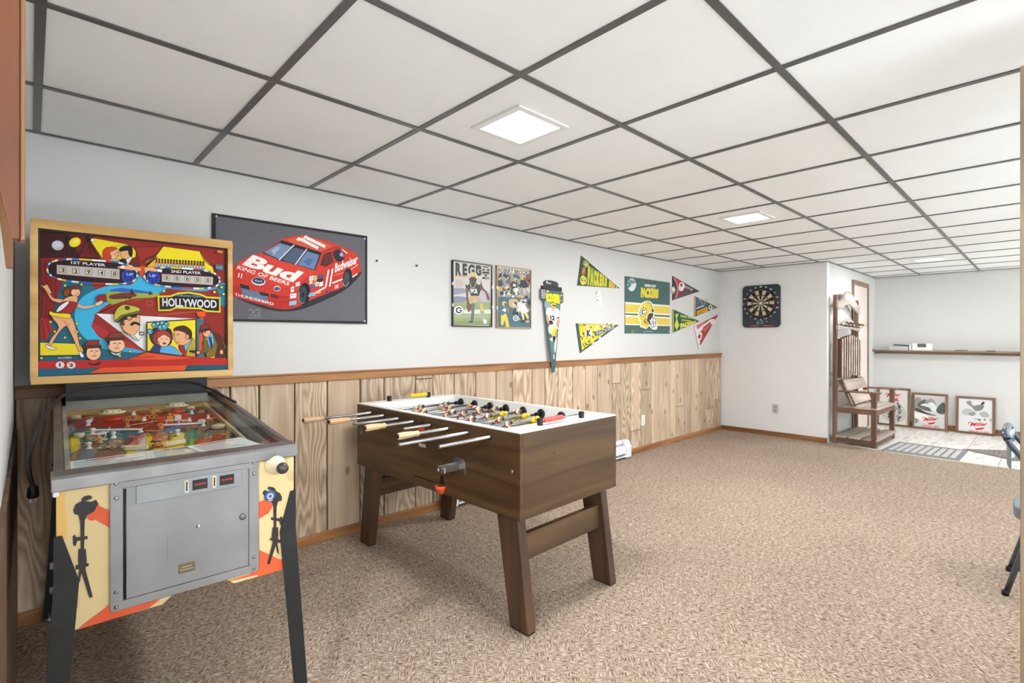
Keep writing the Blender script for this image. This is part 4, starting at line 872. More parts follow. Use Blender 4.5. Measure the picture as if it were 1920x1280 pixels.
def lampart(P, mirror=False):
    a.poly(P((418, 290), (432, 258), (470, 236), (520, 244), (548, 232), (562, 254), (536, 300), (500, 318), (484, 350), (456, 352), (448, 318), (424, 314)), BLK); a.poly(P((462, 232), (480, 212), (512, 206), (528, 216), (520, 228), (478, 240)), BLK)
    a.poly(P((458, 340), (484, 340), (480, 520), (462, 520)), BLK); a.poly(P((416, 440), (426, 430), (438, 446), (500, 438), (500, 456), (440, 468), (432, 498), (418, 490)), BLK)
    a.poly(P((448, 512), (490, 512), (496, 580), (486, 640), (452, 640), (446, 570)), BLK); a.poly(P((430, 606), (508, 592), (506, 610), (432, 632)), BLK); a.poly(P((456, 620), (486, 620), (530, 786), (510, 792)), BLK); a.poly(P((455, 620), (470, 620), (456, 700), (440, 720)), BLK)
lampart(lambda *p: list(p))
def mir(*p): return [(1525 + (475 - x) * .78 + 40, (y - 300) * .76 + 228) for x, y in p]
lampart(mir)
a.build('front_artwork', M['ink'], pb)
# coin door
m_ = MB(); x0, x1, z0, z1 = .104, .457, .553, .896; k = .026
for b_ in ((x0, x1, z1 - k, z1), (x0, x1, z0, z0 + k - .003), (x0, x0 + k, z0 + k - .003, z1 - k), (x1 - k, x1, z0 + k - .003, z1 - k)): m_.box(b_[0], b_[1], -.008, -.0006, b_[2], b_[3])
cdf = m_.build('coin_door_frame', M['grey'], pb, bevel=.0015)
for (bx, bz) in ((x0 + .012, z1 - .012), (x0 + .012, z1 - .05), (x1 - .012, z1 - .012), (x1 - .012, z1 - .045), (x0 + .012, z0 + .011), (x0 + .012, z0 + .05), (x1 - .012, z0 + .011), (x1 - .012, z0 + .045)):
    m_ = MB(); m_.lathe((bx, -.008, bz), (0, -1, 0), [(0, .0055), (.002, .005), (.0035, .0025)], 12); m_.build('screw', M['zinc'], cdf)
m_ = MB(); m_.box(x0 + k + .001, x1 - k - .001, -.0055, -.0006, z0 + k - .002, z1 - k - .001); m_.box(.226, .342, -.0062, -.005, .655, .725)
cdr = m_.build('coin_door', M['grey'], pb, bevel=.001)
m_ = MB(); m_.tube([(x0 + k + .004, -.0075, z0 + k), (x0 + k + .004, -.0075, z1 - k - .004)], .0028, 8); m_.build('hinge', M['black'], cdr)
m_ = MB(); m_.box(.157, .411, -.008, -.0055, .820, .869); m_.build('coin_plate', M['brightsteel'], cdr, bevel=.001)
for cx in (.271, .339):
    m_ = MB(); m_.box(cx - .005, cx + .005, -.0092, -.008, .829, .863); s_ = m_.build('slot_bezel', M['cream'], cdr, bevel=.001)
    m_ = MB(); m_.box(cx - .0018, cx + .0018, -.0096, -.009, .833, .859); m_.build('coin_slot', M['black'], cdr)
    m_ = MB(); m_.box(cx + .014, cx + .051, -.0090, -.008, .832, .860); m_.build('price_window', M['black'], cdr)
    a = Art([(0, 0), (1, 0), (1, 1), (0, 1)], .037, .028, (cx + .014, -.0091, .860), (1, 0, 0), (0, 0, -1), (0, -1, 0)); a.text('QUARTER', (.12, .62), (.90, .62), (0, -.26), (214, 70, 54), .02); a.build('price_lettering', M['ink'], cdr)
m_ = MB(); m_.lathe((.414, -.0055, .727), (0, -1, 0), [(0, .009), (.004, .009), (.006, .007), (.006, .001)], 16); m_.box(.409, .419, -.0118, -.011, .7255, .7285); m_.build('lock', M['steel'], cdr)
m_ = MB(); m_.lathe((.300, -.0055, .727), (0, -1, 0), [(0, .0055), (.003, .005), (.005, .002)], 12); m_.build('rivet', M['chrome'], cdr)
m_ = MB(); m_.box(.252, .292, -.0072, -.005, .606, .632); m_.build('rating_plate', plain('brass_plate', (118, 106, 84), .45, .5), cdr, bevel=.001)
a = Art([(0, 0), (1, 0), (1, 1), (0, 1)], .040, .026, (.252, -.0074, .632), (1, 0, 0), (0, 0, -1), (0, -1, 0)); a.rect(.2, .3, .8, .42, (176, 166, 140)); a.rect(.1, .6, .9, .7, (176, 166, 140)); a.build('plate_marks', M['ink'], cdr)
# button, plunger
m_ = MB(); m_.lathe((.491, -.0012, .772), (0, -1, 0), [(0, .0165), (.004, .0165), (.006, .0145), (.006, .009)], 24); bt_ = m_.build('start_button', plain('button_blue', (36, 92, 168), .35), pb, label='blue ring button')
m_ = MB(); m_.lathe((.491, -.0065, .772), (0, -1, 0), [(0, .0095), (.002, .009), (.002, .0055), (.0005, .005)], 18); m_.build('button_cap', plain('button_pale', (226, 206, 194), .35), bt_)
a = Art([(0, 0), (1, 0), (1, 1), (0, 1)], .033, .033, (.4745, -.0078, .7885), (1, 0, 0), (0, 0, -1), (0, -1, 0)); a.text('PRESS', (.28, .93), (.72, .93), (0, -.12), (230, 230, 230), .02); a.build('button_lettering', M['ink'], bt_)
px_, pz_ = .507, .868
m_ = MB(); m_.lathe((px_, -.0006, pz_), (0, -1, 0), [(0, .031), (.008, .031), (.010, .027), (.016, .026), (.018, .021), (.026, .020), (.028, .014), (.036, .012), (.036, .006)], 24); m_.build('plunger_housing', M['cream'], pb, label='cream stepped round plunger housing')
m_ = MB(); m_.cyl((px_, -.036, pz_), (px_, -.058, pz_), .0045); m_.build('plunger_rod', M['chrome'], pb)
m_ = MB(); m_.lathe((px_, -.056, pz_), (0, -1, 0), [(0, .006), (.004, .013), (.012, .0175), (.020, .0165), (.027, .011), (.030, .002)], 18); m_.build('plunger_knob', plain('knob_grey', (78, 74, 76), .3, .4), pb, label='dark grey ball knob')
# lock bar, side rails, glass
m_ = MB(); m_.prism([(-.012, .885), (-.002, .885), (-.002, .918), (.050, .922), (.050, .926), (-.006, .923), (-.012, .915)][::-1], 'x', -.010, PW + .010); m_.build('lock_bar', M['steel'], pb, bevel=.002)
for sx in (0, 1):
    x0 = -.005 if sx == 0 else PW - .014
    m_ = MB(); m_.prism([(.050, .905), (.050, .9245), (1.075, 1.0175), (1.075, .99)][::-1], 'x', x0, x0 + .019); m_.build('side_rail', M['steel'], pb, bevel=.002)
m_ = MB(); m_.add([(.016, .052, .9215), (PW - .016, .052, .9215), (PW - .016, 1.08, 1.0145), (.016, 1.08, 1.0145), (.016, .052, .9255), (PW - .016, .052, .9255), (PW - .016, 1.08, 1.0185), (.016, 1.08, 1.0185)], [(3, 2, 1, 0), (4, 5, 6, 7), (0, 1, 5, 4), (1, 2, 6, 5), (2, 3, 7, 6), (3, 0, 4, 7)])
m_.build('top_glass', M['glass'], pb)
# corner guard of cream plastic at the lock bar's left end
m_ = MB(); m_.box(-.007, .006, -.010, .012, .872, .905); m_.build('corner_guard', M['white'], pb, bevel=.004)
# legs: black angle iron, splayed
def leg(sx, sy):
    m_ = MB(); t_ = .004
    X = lambda x: x if sx > 0 else PW - x
    Y = lambda y: y if sy < 0 else PL - y
    def sheet(pts, off):
        n = len(pts); v = [(X(p[0]), Y(p[1]), p[2]) for p in pts] + [(X(p[0] + off[0]), Y(p[1] + off[1]), p[2]) for p in pts]
        m_.add(v, [tuple(range(n)), tuple(range(2 * n - 1, n - 1, -1))] + [(i, (i + 1) % n, (i + 1) % n + n, i + n) for i in range(n)])
    e = PW + .001
    sheet([(e - .012, -.002, .775), (e + t_, -.002, .775), (e + t_, -.002, .655), (e - .044, -.002, .655)], (0, -t_)); sheet([(e - .044, -.002, .655), (e + t_, -.002, .655), (e + .040, -.034, .014), (e + .002, -.034, .014)], (0, -t_))
    sheet([(e, -.004, .775), (e, .012, .775), (e, .044, .655), (e, -.004, .655)], (t_, 0)); sheet([(e, -.004, .655), (e, .044, .655), (e + .036, .004, .014), (e + .036, -.036, .014)], (t_, 0))
    o = m_.build('leg', M['legpaint'], pb)
    for bz in (.700, .640):
        b = MB(); b.lathe((X(e + t_), Y(.016), bz), (1 if sx > 0 else -1, 0, 0), [(0, .009), (.006, .009), (.008, .006)], 6, smooth=False); b.build('bolt', M['zinc'], o)
    f_ = MB(); f_.lathe((X(e + .024), Y(-.022), 0), (0, 0, 1), [(0, .014), (.008, .016), (.014, .006), (.03, .005)], 12); f_.build('foot', M['zinc'], o)
for sx in (-1, 1):
    for sy in (-1, 1): leg(sx, sy)

# ---- playfield
def pz(y): return .855 + .095 * y
m_ = MB(); m_.add([(.03, .03, pz(.03)), (.533, .03, pz(.03)), (.533, 1.07, pz(1.07)), (.03, 1.07, pz(1.07)), (.03, .03, pz(.03) - .012), (.533, .03, pz(.03) - .012), (.533, 1.07, pz(1.07) - .012), (.03, 1.07, pz(1.07) - .012)], [(0, 1, 2, 3), (7, 6, 5, 4), (0, 4, 5, 1), (1, 5, 6, 2), (2, 6, 7, 3), (3, 7, 4, 0)])
pf = m_.build('playfield', plain('playfield_wood', (176, 140, 92), .35, var=.1), pb)
s = Vector((0, 1, .095)).normalized(); nn = Vector((0, -.095, 1)).normalized()
a = Art([(134, 310), (1212, 227), (1744, 678), (180, 927)], .503, Vector((0, 1.0, .095)).length, (.03, 1.03, pz(1.03) + .0002), (1, 0, 0), -s, nn)
a.fill((120, 96, 74))
a.poly([(134, 310), (1212, 227), (1330, 320), (1000, 400), (700, 440), (420, 420), (150, 400)], (122, 44, 38)); a.poly([(150, 400), (420, 410), (700, 450), (640, 500), (200, 520)], (38, 96, 98), 0); a.poly([(200, 330), (560, 310), (540, 380), (240, 400)], (150, 52, 44), 3)
a.poly([(900, 320), (1230, 270), (1290, 330), (960, 380)], (142, 58, 52), 3); a.poly([(1030, 270), (1110, 262), (1120, 300), (1040, 310)], (52, 110, 104))
a.poly([(860, 420), (1010, 380), (1060, 400), (930, 440)], (90, 104, 140)); a.poly([(170, 470), (230, 470), (250, 560), (172, 600)], (206, 188, 60)); a.poly([(560, 570), (720, 440), (760, 450), (640, 600)], (206, 84, 60))
a.poly([(640, 600), (735, 446), (740, 596)], (204, 190, 196)); a.poly([(740, 596), (735, 446), (800, 466), (830, 520), (1055, 466), (1010, 570)], (222, 190, 46)); a.poly([(580, 566), (640, 560), (660, 610), (600, 620)], (222, 196, 56)); a.poly([(780, 470), (850, 440), (900, 460), (860, 520), (800, 520)], (206, 110, 76), 3); a.poly([(930, 470), (1000, 440), (1030, 470), (960, 510)], (226, 200, 90), 3)
a.poly([(1040, 420), (1120, 390), (1140, 470), (1060, 540), (1020, 500)], (70, 128, 110), 3); a.poly([(1020, 560), (1060, 490), (1110, 490), (1090, 560)], (96, 150, 60)); a.poly([(1090, 520), (1220, 470), (1330, 470), (1200, 520)], (178, 70, 44), 3); a.poly([(1230, 400), (1330, 380), (1330, 410), (1240, 420)], (214, 178, 110))
rr = random.Random(21); pal2 = [(196, 166, 76), (56, 110, 110), (150, 56, 46), (226, 214, 186), (70, 92, 74), (206, 130, 96), (40, 44, 52), (96, 140, 160), (172, 120, 60), (230, 196, 60)]
for k in range(120):
    y = rr.random(); x = rr.random(); X_ = 170 + y * 30 + x * (1080 + y * 400); Y_ = 320 + y * 290 - x * (80 + y * 90)
    a.ell(X_, Y_, rr.uniform(8, 34), rr.uniform(4, 14), pal2[rr.randrange(10)], rr.uniform(-.5, .3), n=10)
for (x, y) in ((420, 500), (520, 520), (480, 560), (340, 500), (260, 540), (420, 560)): a.ell(x, y, 30, 12, (214, 186, 120)); a.ell(x, y, 20, 8, pal2[rr.randrange(10)])
for (x, y, w_, h_) in ((820, 548, 44, 12), (940, 470, 26, 8), (760, 570, 30, 8)): a.ell(x, y, w_, h_, (60, 44, 40)); a.ell(x, y, w_ * .7, h_ * .6, (216, 120, 60))
a.text4('HOLLYWOOD', (560, 330), (820, 308), (830, 350), (560, 372), (206, 150, 84), .04); a.line([(600, 400), (900, 350)], 6, (220, 190, 130)); a.line([(260, 450), (420, 430), (560, 470)], 6, (120, 190, 186), 4)
a.build('playfield_artwork', M['inkgloss'], pb)
# inner rails and rear cover
m_ = MB(); m_.prism([(.03, pz(.03)), (1.07, pz(1.07)), (1.07, pz(1.07) + .03), (.03, pz(.03) + .03)][::-1], 'x', .018, .030); m_.prism([(.03, pz(.03)), (1.07, pz(1.07)), (1.07, pz(1.07) + .03), (.03, pz(.03) + .03)][::-1], 'x', .533, .545); m_.build('inner_rail', M['inside'], pb)
m_ = MB(); m_.prism([(.30, pz(.30)), (.985, pz(.985)), (.985, pz(.985) + .018), (.30, pz(.30) + .018)][::-1], 'x', .497, .505); m_.build('shooter_lane_rail', plain('lane_wood', (206, 186, 150), .45), pb)
m_ = MB(); m_.box(.03, .533, .985, 1.0, pz(1.0), pz(1.0) + .022); m_.build('rear_arch', plain('arch_wood', (164, 130, 84), .45, var=.15), pb)
m_ = MB(); m_.add([(.03, 1.0, .972), (.533, 1.0, .972), (.533, 1.085, 1.0), (.03, 1.085, 1.0), (.03, 1.0, .968), (.533, 1.0, .968), (.533, 1.085, .995), (.03, 1.085, .995)], [(0, 1, 2, 3), (7, 6, 5, 4), (0, 4, 5, 1), (1, 5, 6, 2), (2, 6, 7, 3), (3, 7, 4, 0)]); m_.build('rear_cover', M['inside'], pb)
# apron and paper cards
m_ = MB(); m_.add([(.03, .05, .885), (.533, .05, .885), (.533, .22, .897), (.03, .22, .897), (.03, .05, .862), (.533, .05, .862), (.533, .22, .876), (.03, .22, .876)], [(0, 1, 2, 3), (7, 6, 5, 4), (0, 4, 5, 1), (1, 5, 6, 2), (2, 6, 7, 3), (3, 7, 4, 0)]); m_.build('apron', plain('apron_white', (222, 220, 216), .4), pb)
def card(x, y, w_, h_, rz, z):
    m_ = MB(); m_.box(-w_ / 2, w_ / 2, -h_ / 2, h_ / 2, 0, .0008); c = m_.build('instruction_card', M['white'], pb, label='white printed paper card')
    c.location = (x, y, z); c.rotation_euler = (math.radians(5.1), 0, rz)
    a = Art([(0, 0), (1, 0), (1, 1), (0, 1)], w_ * .9, h_ * .9, (-w_ * .45, h_ * .45, .001), (1, 0, 0), (0, -1, 0), (0, 0, 1))
    rr = random.Random(int(x * 1000))
    for k in range(6): a.rect(.05, .1 + k * .14, rr.uniform(.5, .95), .14 + k * .14, [(150, 90, 90), (90, 100, 150), (120, 120, 124)][k % 3])
    a.rect(.2, .02, .7, .08, (170, 60, 50)); a.build('card_print', M['ink'], c)
card(.12, .20, .20, .13, .05, .8995); card(.30, .205, .19, .12, -.04, .9015); card(.415, .225, .18, .12, .28, .9035)
# bumpers, posts, targets, lamps
for (x, y) in ((.165, .86), (.385, .90)):
    z = pz(y); m_ = MB(); m_.lathe((x, y, z), (0, 0, 1), [(0, .028), (.008, .03), (.010, .022), (.028, .022)], 20); bp = m_.build('pop_bumper', plain('bumper_body', (196, 60, 50), .4), pb)
    m_ = MB(); m_.lathe((x, y, z + .026), (0, 0, 1), [(0, .034), (.004, .042), (.010, .040), (.013, .026), (.016, .024), (.017, .004)], 28); m_.build('bumper_cap', M['cream'], bp)
    a = Art([(-1, -1), (1, -1), (1, 1), (-1, 1)], .05, .05, (x - .025, y + .025, z + .0437), (1, 0, 0), (0, -1, 0), (0, 0, 1)); a.text('100', (-.5, .25), (.5, .25), (0, -.5), (196, 120, 40), .04); a.build('cap_print', M['ink'], bp)
    m_ = MB()
    for k in range(12): t_ = 2 * PI * k / 12; m_.box(x + .036 * math.cos(t_) - .003, x + .036 * math.cos(t_) + .003, y + .036 * math.sin(t_) - .003, y + .036 * math.sin(t_) + .003, z + .0345, z + .0385)
    m_.build('cap_marks', M['black'], bp)
posts = [(.10, .86), (.098, .66), (.231, .62), (.296, .64), (.238, .92), (.08, .47), (.30, .93), (.09, .80), (.43, .85), (.345, .80), (.26, .80), (.43, .62), (.20, .72), (.15, .58), (.40, .72), (.11, .53), (.47, .74), (.33, .52)]
M['redplastic'] = plain('red_plastic', (190, 66, 48), .35); M['amber'] = plain('amber_plastic', (226, 150, 70), .3)
for k, (x, y) in enumerate(posts):
    m_ = MB(); m_.lathe((x, y, pz(y)), (0, 0, 1), [(0, .009), (.004, .009), (.006, .005), (.014, .005), (.018, .008), (.022, .006), (.024, .001)], 12); p_ = m_.build('playfield_post', M['white'] if k % 3 else M['amber'], pb)
    if k % 2 == 0: m_ = MB(); m_.lathe((x, y, pz(y) + .018), (0, 0, 1), [(0, .0085), (.005, .007), (.007, .001)], 10); m_.build('post_cap', M['redplastic'], p_)
for (x, y, r_) in ((.06, .64, .016), (.06, .93, .014), (.47, .56, .024), (.44, .93, .016)):
    m_ = MB(); m_.lathe((x, y, pz(y)), (0, 0, 1), [(0, r_), (.014, r_), (.016, r_ * .7), (.016, r_ * .3)], 18); m_.build('rollover_ring', plain('ring_plastic', (206, 190, 160), .35), pb)
def rub(pts): m_ = MB(); m_.tube([(x, y, pz(y) + .013) for x, y in pts], .0028, 6, closed=True); m_.build('rubber_band', M['white'], pb)
rub([(.092, .66), (.231, .615), (.235, .628), (.10, .67)]); rub([(.29, .64), (.43, .615), (.432, .627), (.296, .65)]); rub([(.09, .80), (.10, .86), (.105, .855), (.095, .795)])
for (x, y, rz, lg) in ((.17, .40, -.45, .06), (.33, .40, .45 + PI, .06)):
    m_ = MB(); m_.prism([(0, -.008), (lg, -.004), (lg + .004, 0), (lg, .004), (0, .008), (-.008, 0)], 'z', 0, .014); f_ = m_.build('flipper', M['cream'], pb, bevel=.002); f_.location = (x, y, pz(y) + .002); f_.rotation_euler = (.09, 0, rz)
for k in range(4):
    m_ = MB(); x = .30 + k * .028; m_.box(x, x + .022, .745 + k * .004, .751 + k * .004, pz(.75), pz(.75) + .022); m_.build('drop_target', [M['redplastic'], M['amber'], M['white'], M['redplastic']][k], pb)
for (x, y, c) in ((.20, .50, 'redplastic'), (.26, .56, 'amber'), (.12, .60, 'white'), (.38, .56, 'redplastic'), (.46, .66, 'amber'), (.34, .70, 'white')):
    m_ = MB(); m_.prism([(-.03, -.012), (.03, -.006), (.024, .012), (-.024, .014)], 'z', .016, .018); m_.cyl((-.02, 0, 0), (-.02, 0, .016), .003, n=6); m_.cyl((.02, 0, 0), (.02, 0, .016), .003, n=6); o = m_.build('plastic_guide', M[c], pb); o.location = (x, y, pz(y)); o.rotation_euler = (.09, 0, x * 9)

# ---- backbox
BX0, BX1, BZ0, BZ1, BY = -.073, .641, 1.074, 1.732, 1.08
m_ = MB(); m_.box(BX0 + .004, BX0 + .02, BY + .022, BY + .27, BZ0 + .004, BZ1 - .004); m_.box(BX1 - .02, BX1 - .004, BY + .022, BY + .27, BZ0 + .004, BZ1 - .004); m_.box(BX0 + .02, BX1 - .02, BY + .022, BY + .27, BZ0 + .004, BZ0 + .02); m_.box(BX0 + .02, BX1 - .02, BY + .022, BY + .27, BZ1 - .02, BZ1 - .004); m_.box(BX0 + .02, BX1 - .02, BY + .255, BY + .27, BZ0 + .02, BZ1 - .02)
bb = m_.build('backbox', M['cabside'], pb)
m_ = MB(); kx, kz = .021, .036
for b_ in ((BX0, BX1, BZ1 - kz, BZ1), (BX0, BX1, BZ0, BZ0 + kz - .004), (BX0, BX0 + kx, BZ0 + kz - .004, BZ1 - kz), (BX1 - kx, BX1, BZ0 + kz - .004, BZ1 - kz)): m_.box(b_[0], b_[1], BY, BY + .022, b_[2], b_[3])
m_.build('backbox_frame', M['yellowwood'], bb, bevel=.003)
m_ = MB()
ix0, ix1, iz0, iz1 = BX0 + kx, BX1 - kx, BZ0 + kz - .004, BZ1 - kz
for b_ in ((ix0, ix1, iz1 - .007, iz1), (ix0, ix1, iz0, iz0 + .006), (ix0, ix0 + .006, iz0, iz1), (ix1 - .006, ix1, iz0, iz1)): m_.box(b_[0], b_[1], BY + .010, BY + .0215, b_[2], b_[3])
m_.build('glass_moulding', M['black'], bb)
m_ = MB(); m_.box(ix0, ix1, BY + .0215, BY + .026, iz0, iz1); m_.build('backglass', M['black'], bb)
# backglass picture (crop scale 3.879, offset (40, 400))
a = Art([(112, 122), (1495, 245), (1490, 1125), (125, 1195)], ix1 - ix0, iz1 - iz0, (ix0, BY + .0212, iz1), (1, 0, 0), (0, 0, -1), (0, -1, 0), step=2.4e-5)
MAR = (148, 38, 28); DMR = (92, 26, 22); TEA = (36, 104, 128); CYN = (58, 178, 222); YL = (238, 218, 30); K = (30, 22, 22); SK = (232, 170, 122); WH = (240, 238, 234); RD = (188, 38, 30); OR = (226, 82, 34); CRAM = (236, 214, 170)
a.fill(MAR)
a.poly([(100, 110), (520, 160), (560, 340), (330, 330), (100, 340)], (64, 24, 24)); a.poly([(330, 150), (520, 165), (640, 320), (420, 330)], (112, 30, 26))
a.poly([(240, 500), (480, 500), (540, 560), (420, 760), (520, 900), (900, 1000), (780, 1060), (120, 1090), (120, 930), (200, 700)], TEA)
a.poly([(120, 340), (200, 350), (300, 480), (240, 700), (200, 860), (130, 930), (118, 500)], (140, 30, 26)); [a.line([(130 + 30 * k, 360), (150 + 32 * k, 600), (140 + 14 * k, 900)], 6, (96, 20, 20), 4) for k in range(4)]
a.poly([(120, 760), (190, 780), (232, 870), (215, 895), (192, 860), (196, 925), (150, 935), (125, 930)], (170, 36, 30)); a.line([(150, 790), (170, 930)], 5, (90, 18, 18)); a.line([(180, 790), (205, 890)], 5, (90, 18, 18))
# swirl of blue
a.poly([(1480, 500), (1330, 560), (1040, 545), (1010, 580), (800, 600), (640, 660), (540, 740), (520, 820), (560, 900), (700, 960), (900, 1010), (640, 1000), (480, 930), (400, 830), (385, 730), (420, 640), (500, 580), (640, 530), (800, 520), (860, 440), (960, 500), (1060, 530)], CYN, 4)
a.poly([(1400, 480), (1490, 520), (1490, 670), (1440, 660), (1440, 590)], (44, 130, 158)); a.poly([(820, 470), (870, 450), (960, 520), (1050, 540), (1040, 575), (880, 560), (800, 530)], CYN)
a.poly([(600, 600), (700, 560), (900, 570), (1000, 585), (960, 612), (800, 625), (660, 672)], (158, 168, 60), 3); a.poly([(640, 560), (720, 545), (960, 575), (940, 586), (640, 572)], (46, 96, 190)); a.poly([(640, 600), (760, 580), (840, 600), (760, 622), (650, 628)], (110, 50, 34), 3); a.poly([(780, 590), (800, 545), (812, 578), (830, 592)], (70, 36, 28)); a.poly([(920, 595), (935, 560), (945, 585), (960, 590)], (70, 36, 28)); [a.ell(670 + 28 * k, 615, 16, 12, (90, 44, 30)) for k in range(5)]
# wedge of light and dark red
a.poly([(520, 760), (600, 690), (760, 635), (980, 625), (1270, 700), (1300, 760), (540, 730)], (150, 40, 28)); a.ell(930, 655, 30, 22, (170, 60, 40)); a.ell(930, 655, 16, 10, (140, 34, 26)); a.line([(790, 650), (870, 625)], 4, (190, 90, 50)); a.line([(990, 740), (1270, 710)], 12, (170, 70, 40))
a.poly([(540, 735), (1264, 762), (1264, 790), (910, 800), (908, 1008)], (240, 238, 238)); a.poly([(535, 745), (905, 1006), (620, 870), (515, 800)], (150, 36, 32)); a.poly([(515, 800), (905, 1006), (700, 960), (560, 890), (505, 830)], (176, 44, 38))
# floodlights
a.line([(160, 160), (360, 340)], 5, K); a.line([(320, 200), (320, 310)], 5, K); a.line([(360, 250), (362, 330)], 6, K); a.line([(360, 325), (520, 240)], 5, K); a.line([(400, 340), (470, 200), (500, 300)], 7, K); a.line([(470, 200), (545, 310)], 6, K); a.ell(325, 190, 18, 20, K); a.poly([(448, 175), (480, 168), (500, 205), (470, 215)], K)
a.ell(256, 243, 44, 36, (190, 190, 200), .1); a.ell(252, 238, 30, 22, (214, 214, 224)); a.ell(372, 222, 52, 42, (50, 36, 30), -.4); a.ell(382, 218, 44, 34, YL, -.4); a.ell(388, 212, 26, 18, (248, 232, 90), -.4)
# couple in the spotlight
a.outline = (K, 2.6)
a.poly([(495, 205), (520, 185), (760, 225), (820, 270), (830, 330), (760, 350), (620, 350), (580, 330)], YL, 0); a.ell(740, 295, 90, 66, YL); a.ell(510, 200, 14, 12, WH)
a.poly([(600, 340), (640, 325), (740, 345), (770, 375), (720, 400), (660, 370)], SK, 3); a.poly([(690, 350), (770, 340), (780, 385), (720, 392)], (76, 166, 210), 3); a.line([(640, 345), (690, 350)], 8, (120, 190, 210))
a.ell(660, 292, 46, 46, (240, 186, 140)); a.poly([(588, 330), (586, 280), (620, 250), (690, 258), (665, 275), (640, 290), (650, 330), (620, 348)], (200, 66, 30), 4); a.poly([(690, 280), (706, 300), (690, 322), (672, 300)], SK)
a.poly([(760, 340), (830, 320), (860, 380), (800, 395), (770, 370)], (110, 36, 28)); a.poly([(740, 350), (790, 315), (800, 330), (770, 375)], (230, 228, 224)); a.poly([(705, 345), (750, 320), (765, 370), (740, 385)], K)
a.ell(752, 292, 42, 44, SK); a.poly([(706, 262), (740, 240), (790, 242), (804, 270), (796, 320), (776, 300), (768, 272), (715, 280)], K, 3); a.poly([(705, 285), (695, 305), (712, 320), (720, 290)], SK)
# curtain swag and chorus line
a.poly([(820, 250), (1030, 236), (1000, 280), (900, 330), (860, 380), (850, 330)], (158, 44, 32)); a.line([(1025, 245), (960, 310), (870, 350)], 5, K, 4); a.poly([(1030, 238), (1300, 270), (1330, 330), (1390, 380), (1400, 420), (1060, 405), (900, 400), (930, 370), (990, 290)], YL); a.line([(1298, 268), (1330, 340), (1400, 385)], 5, K, 4)
for k in range(15): a.poly([(900, 395), (905 + k * 6, 340 - k * 2), (930 + k * 6, 380)], OR if k % 2 else (238, 180, 40))
for k in range(17):
    x = 978 + k * 21.5; y = 345 + k * 1.0; a.ell(x, y - 10, 6, 7, K); a.poly([(x - 7, y), (x + 7, y), (x + 5, y + 18), (x - 5, y + 18)], (150, 46, 36)); a.poly([(x - 5, y + 16), (x + 6, y + 16), (x + 10, y + 40), (x + 2, y + 42), (x - 2, y + 26), (x - 8, y + 40), (x - 12, y + 36)], (206, 206, 222))
a.poly([(860, 380), (900, 385), (905, 430), (880, 470), (850, 440)], OR)
a.outline = None
# score panels
def panel_(cx, cy, rx, ry, tilt, colr):
    n = 44; pts = []
    for k in range(n):
        t_ = 2 * PI * k / n; x = rx * math.copysign(abs(math.cos(t_)) ** .62, math.cos(t_)); y = ry * math.copysign(abs(math.sin(t_)) ** .8, math.sin(t_)); pts.append((cx + x, cy + y + x * tilt))
    beads = [(236, 226, 210), (60, 120, 200), (226, 190, 50), (240, 240, 240), (180, 60, 40), (40, 90, 170)]
    a.poly([(p[0] + (p[0] - cx) * .025, p[1] + (p[1] - cy) * .09) for p in pts], K)
    for k in range(n):
        p, q = pts[k], pts[(k + 1) % n]; a.line([p, q], 13, beads[k % 6])
    a.poly([(cx + (p[0] - cx) * .975, cy + (p[1] - cy) * .92) for p in pts], colr)
panel_(510, 432, 328, 84, .05, (34, 18, 22)); panel_(1165, 468, 275, 70, .05, (32, 18, 24))
a.poly([(252, 388), (708, 412), (708, 484), (252, 452)], (190, 188, 186)); a.poly([(1018, 442), (1390, 458), (1388, 515), (1018, 496)], (190, 188, 186))
a.line([(250, 386), (710, 410), (710, 486), (250, 454), (250, 386)], 4, (150, 40, 50)); a.line([(1016, 440), (1392, 456), (1390, 517), (1016, 498), (1016, 440)], 4, (150, 40, 50))
for k, d in enumerate('32940'):
    x = 270 + k * 94; y = 402 + k * 5.2; a.poly([(x, y), (x + 50, y + 2), (x + 50, y + 44), (x, y + 42)], (110, 104, 96)); a.poly([(x + 5, y + 4), (x + 46, y + 6), (x + 46, y + 40), (x + 5, y + 38)], (216, 204, 172)); a.text(d, (x + 14, y + 36), (x + 38, y + 37), (0, -28), K, .03)
for k in range(5):
    x = 1032 + k * 75; y = 448 + k * 3.6; a.poly([(x, y), (x + 42, y + 2), (x + 42, y + 40), (x, y + 38)], (110, 104, 96)); a.poly([(x + 4, y + 4), (x + 38, y + 5), (x + 38, y + 36), (x + 4, y + 35)], (216, 204, 172)); a.text('0', (x + 11, y + 33), (x + 31, y + 34), (0, -26), K, .03)
a.text('1ST PLAYER', (355, 378), (605, 394), (0, -20), (228, 226, 226), .02); a.text('2ND PLAYER', (1083, 430), (1302, 440), (0, -20), (228, 226, 226), .02)
for (cx, cy, tx) in ((770, 462, (758, 456, 808, 460)), (955, 470, (926, 464, 974, 467))):
    a.ell(cx, cy, 46, 50, (34, 40, 120)); [a.line([(cx, cy), (cx + 44 * math.cos(q), cy + 48 * math.sin(q))], 6, (40, 70, 190)) for q in (0.3, 1.3, 2.4, 3.6, 4.6, 5.6)]; a.ring(cx, cy, 42, 46, 5, (60, 96, 220)); a.text('UP', (tx[0], tx[1]), (tx[2], tx[3]), (0, -20), (150, 190, 240), .03)
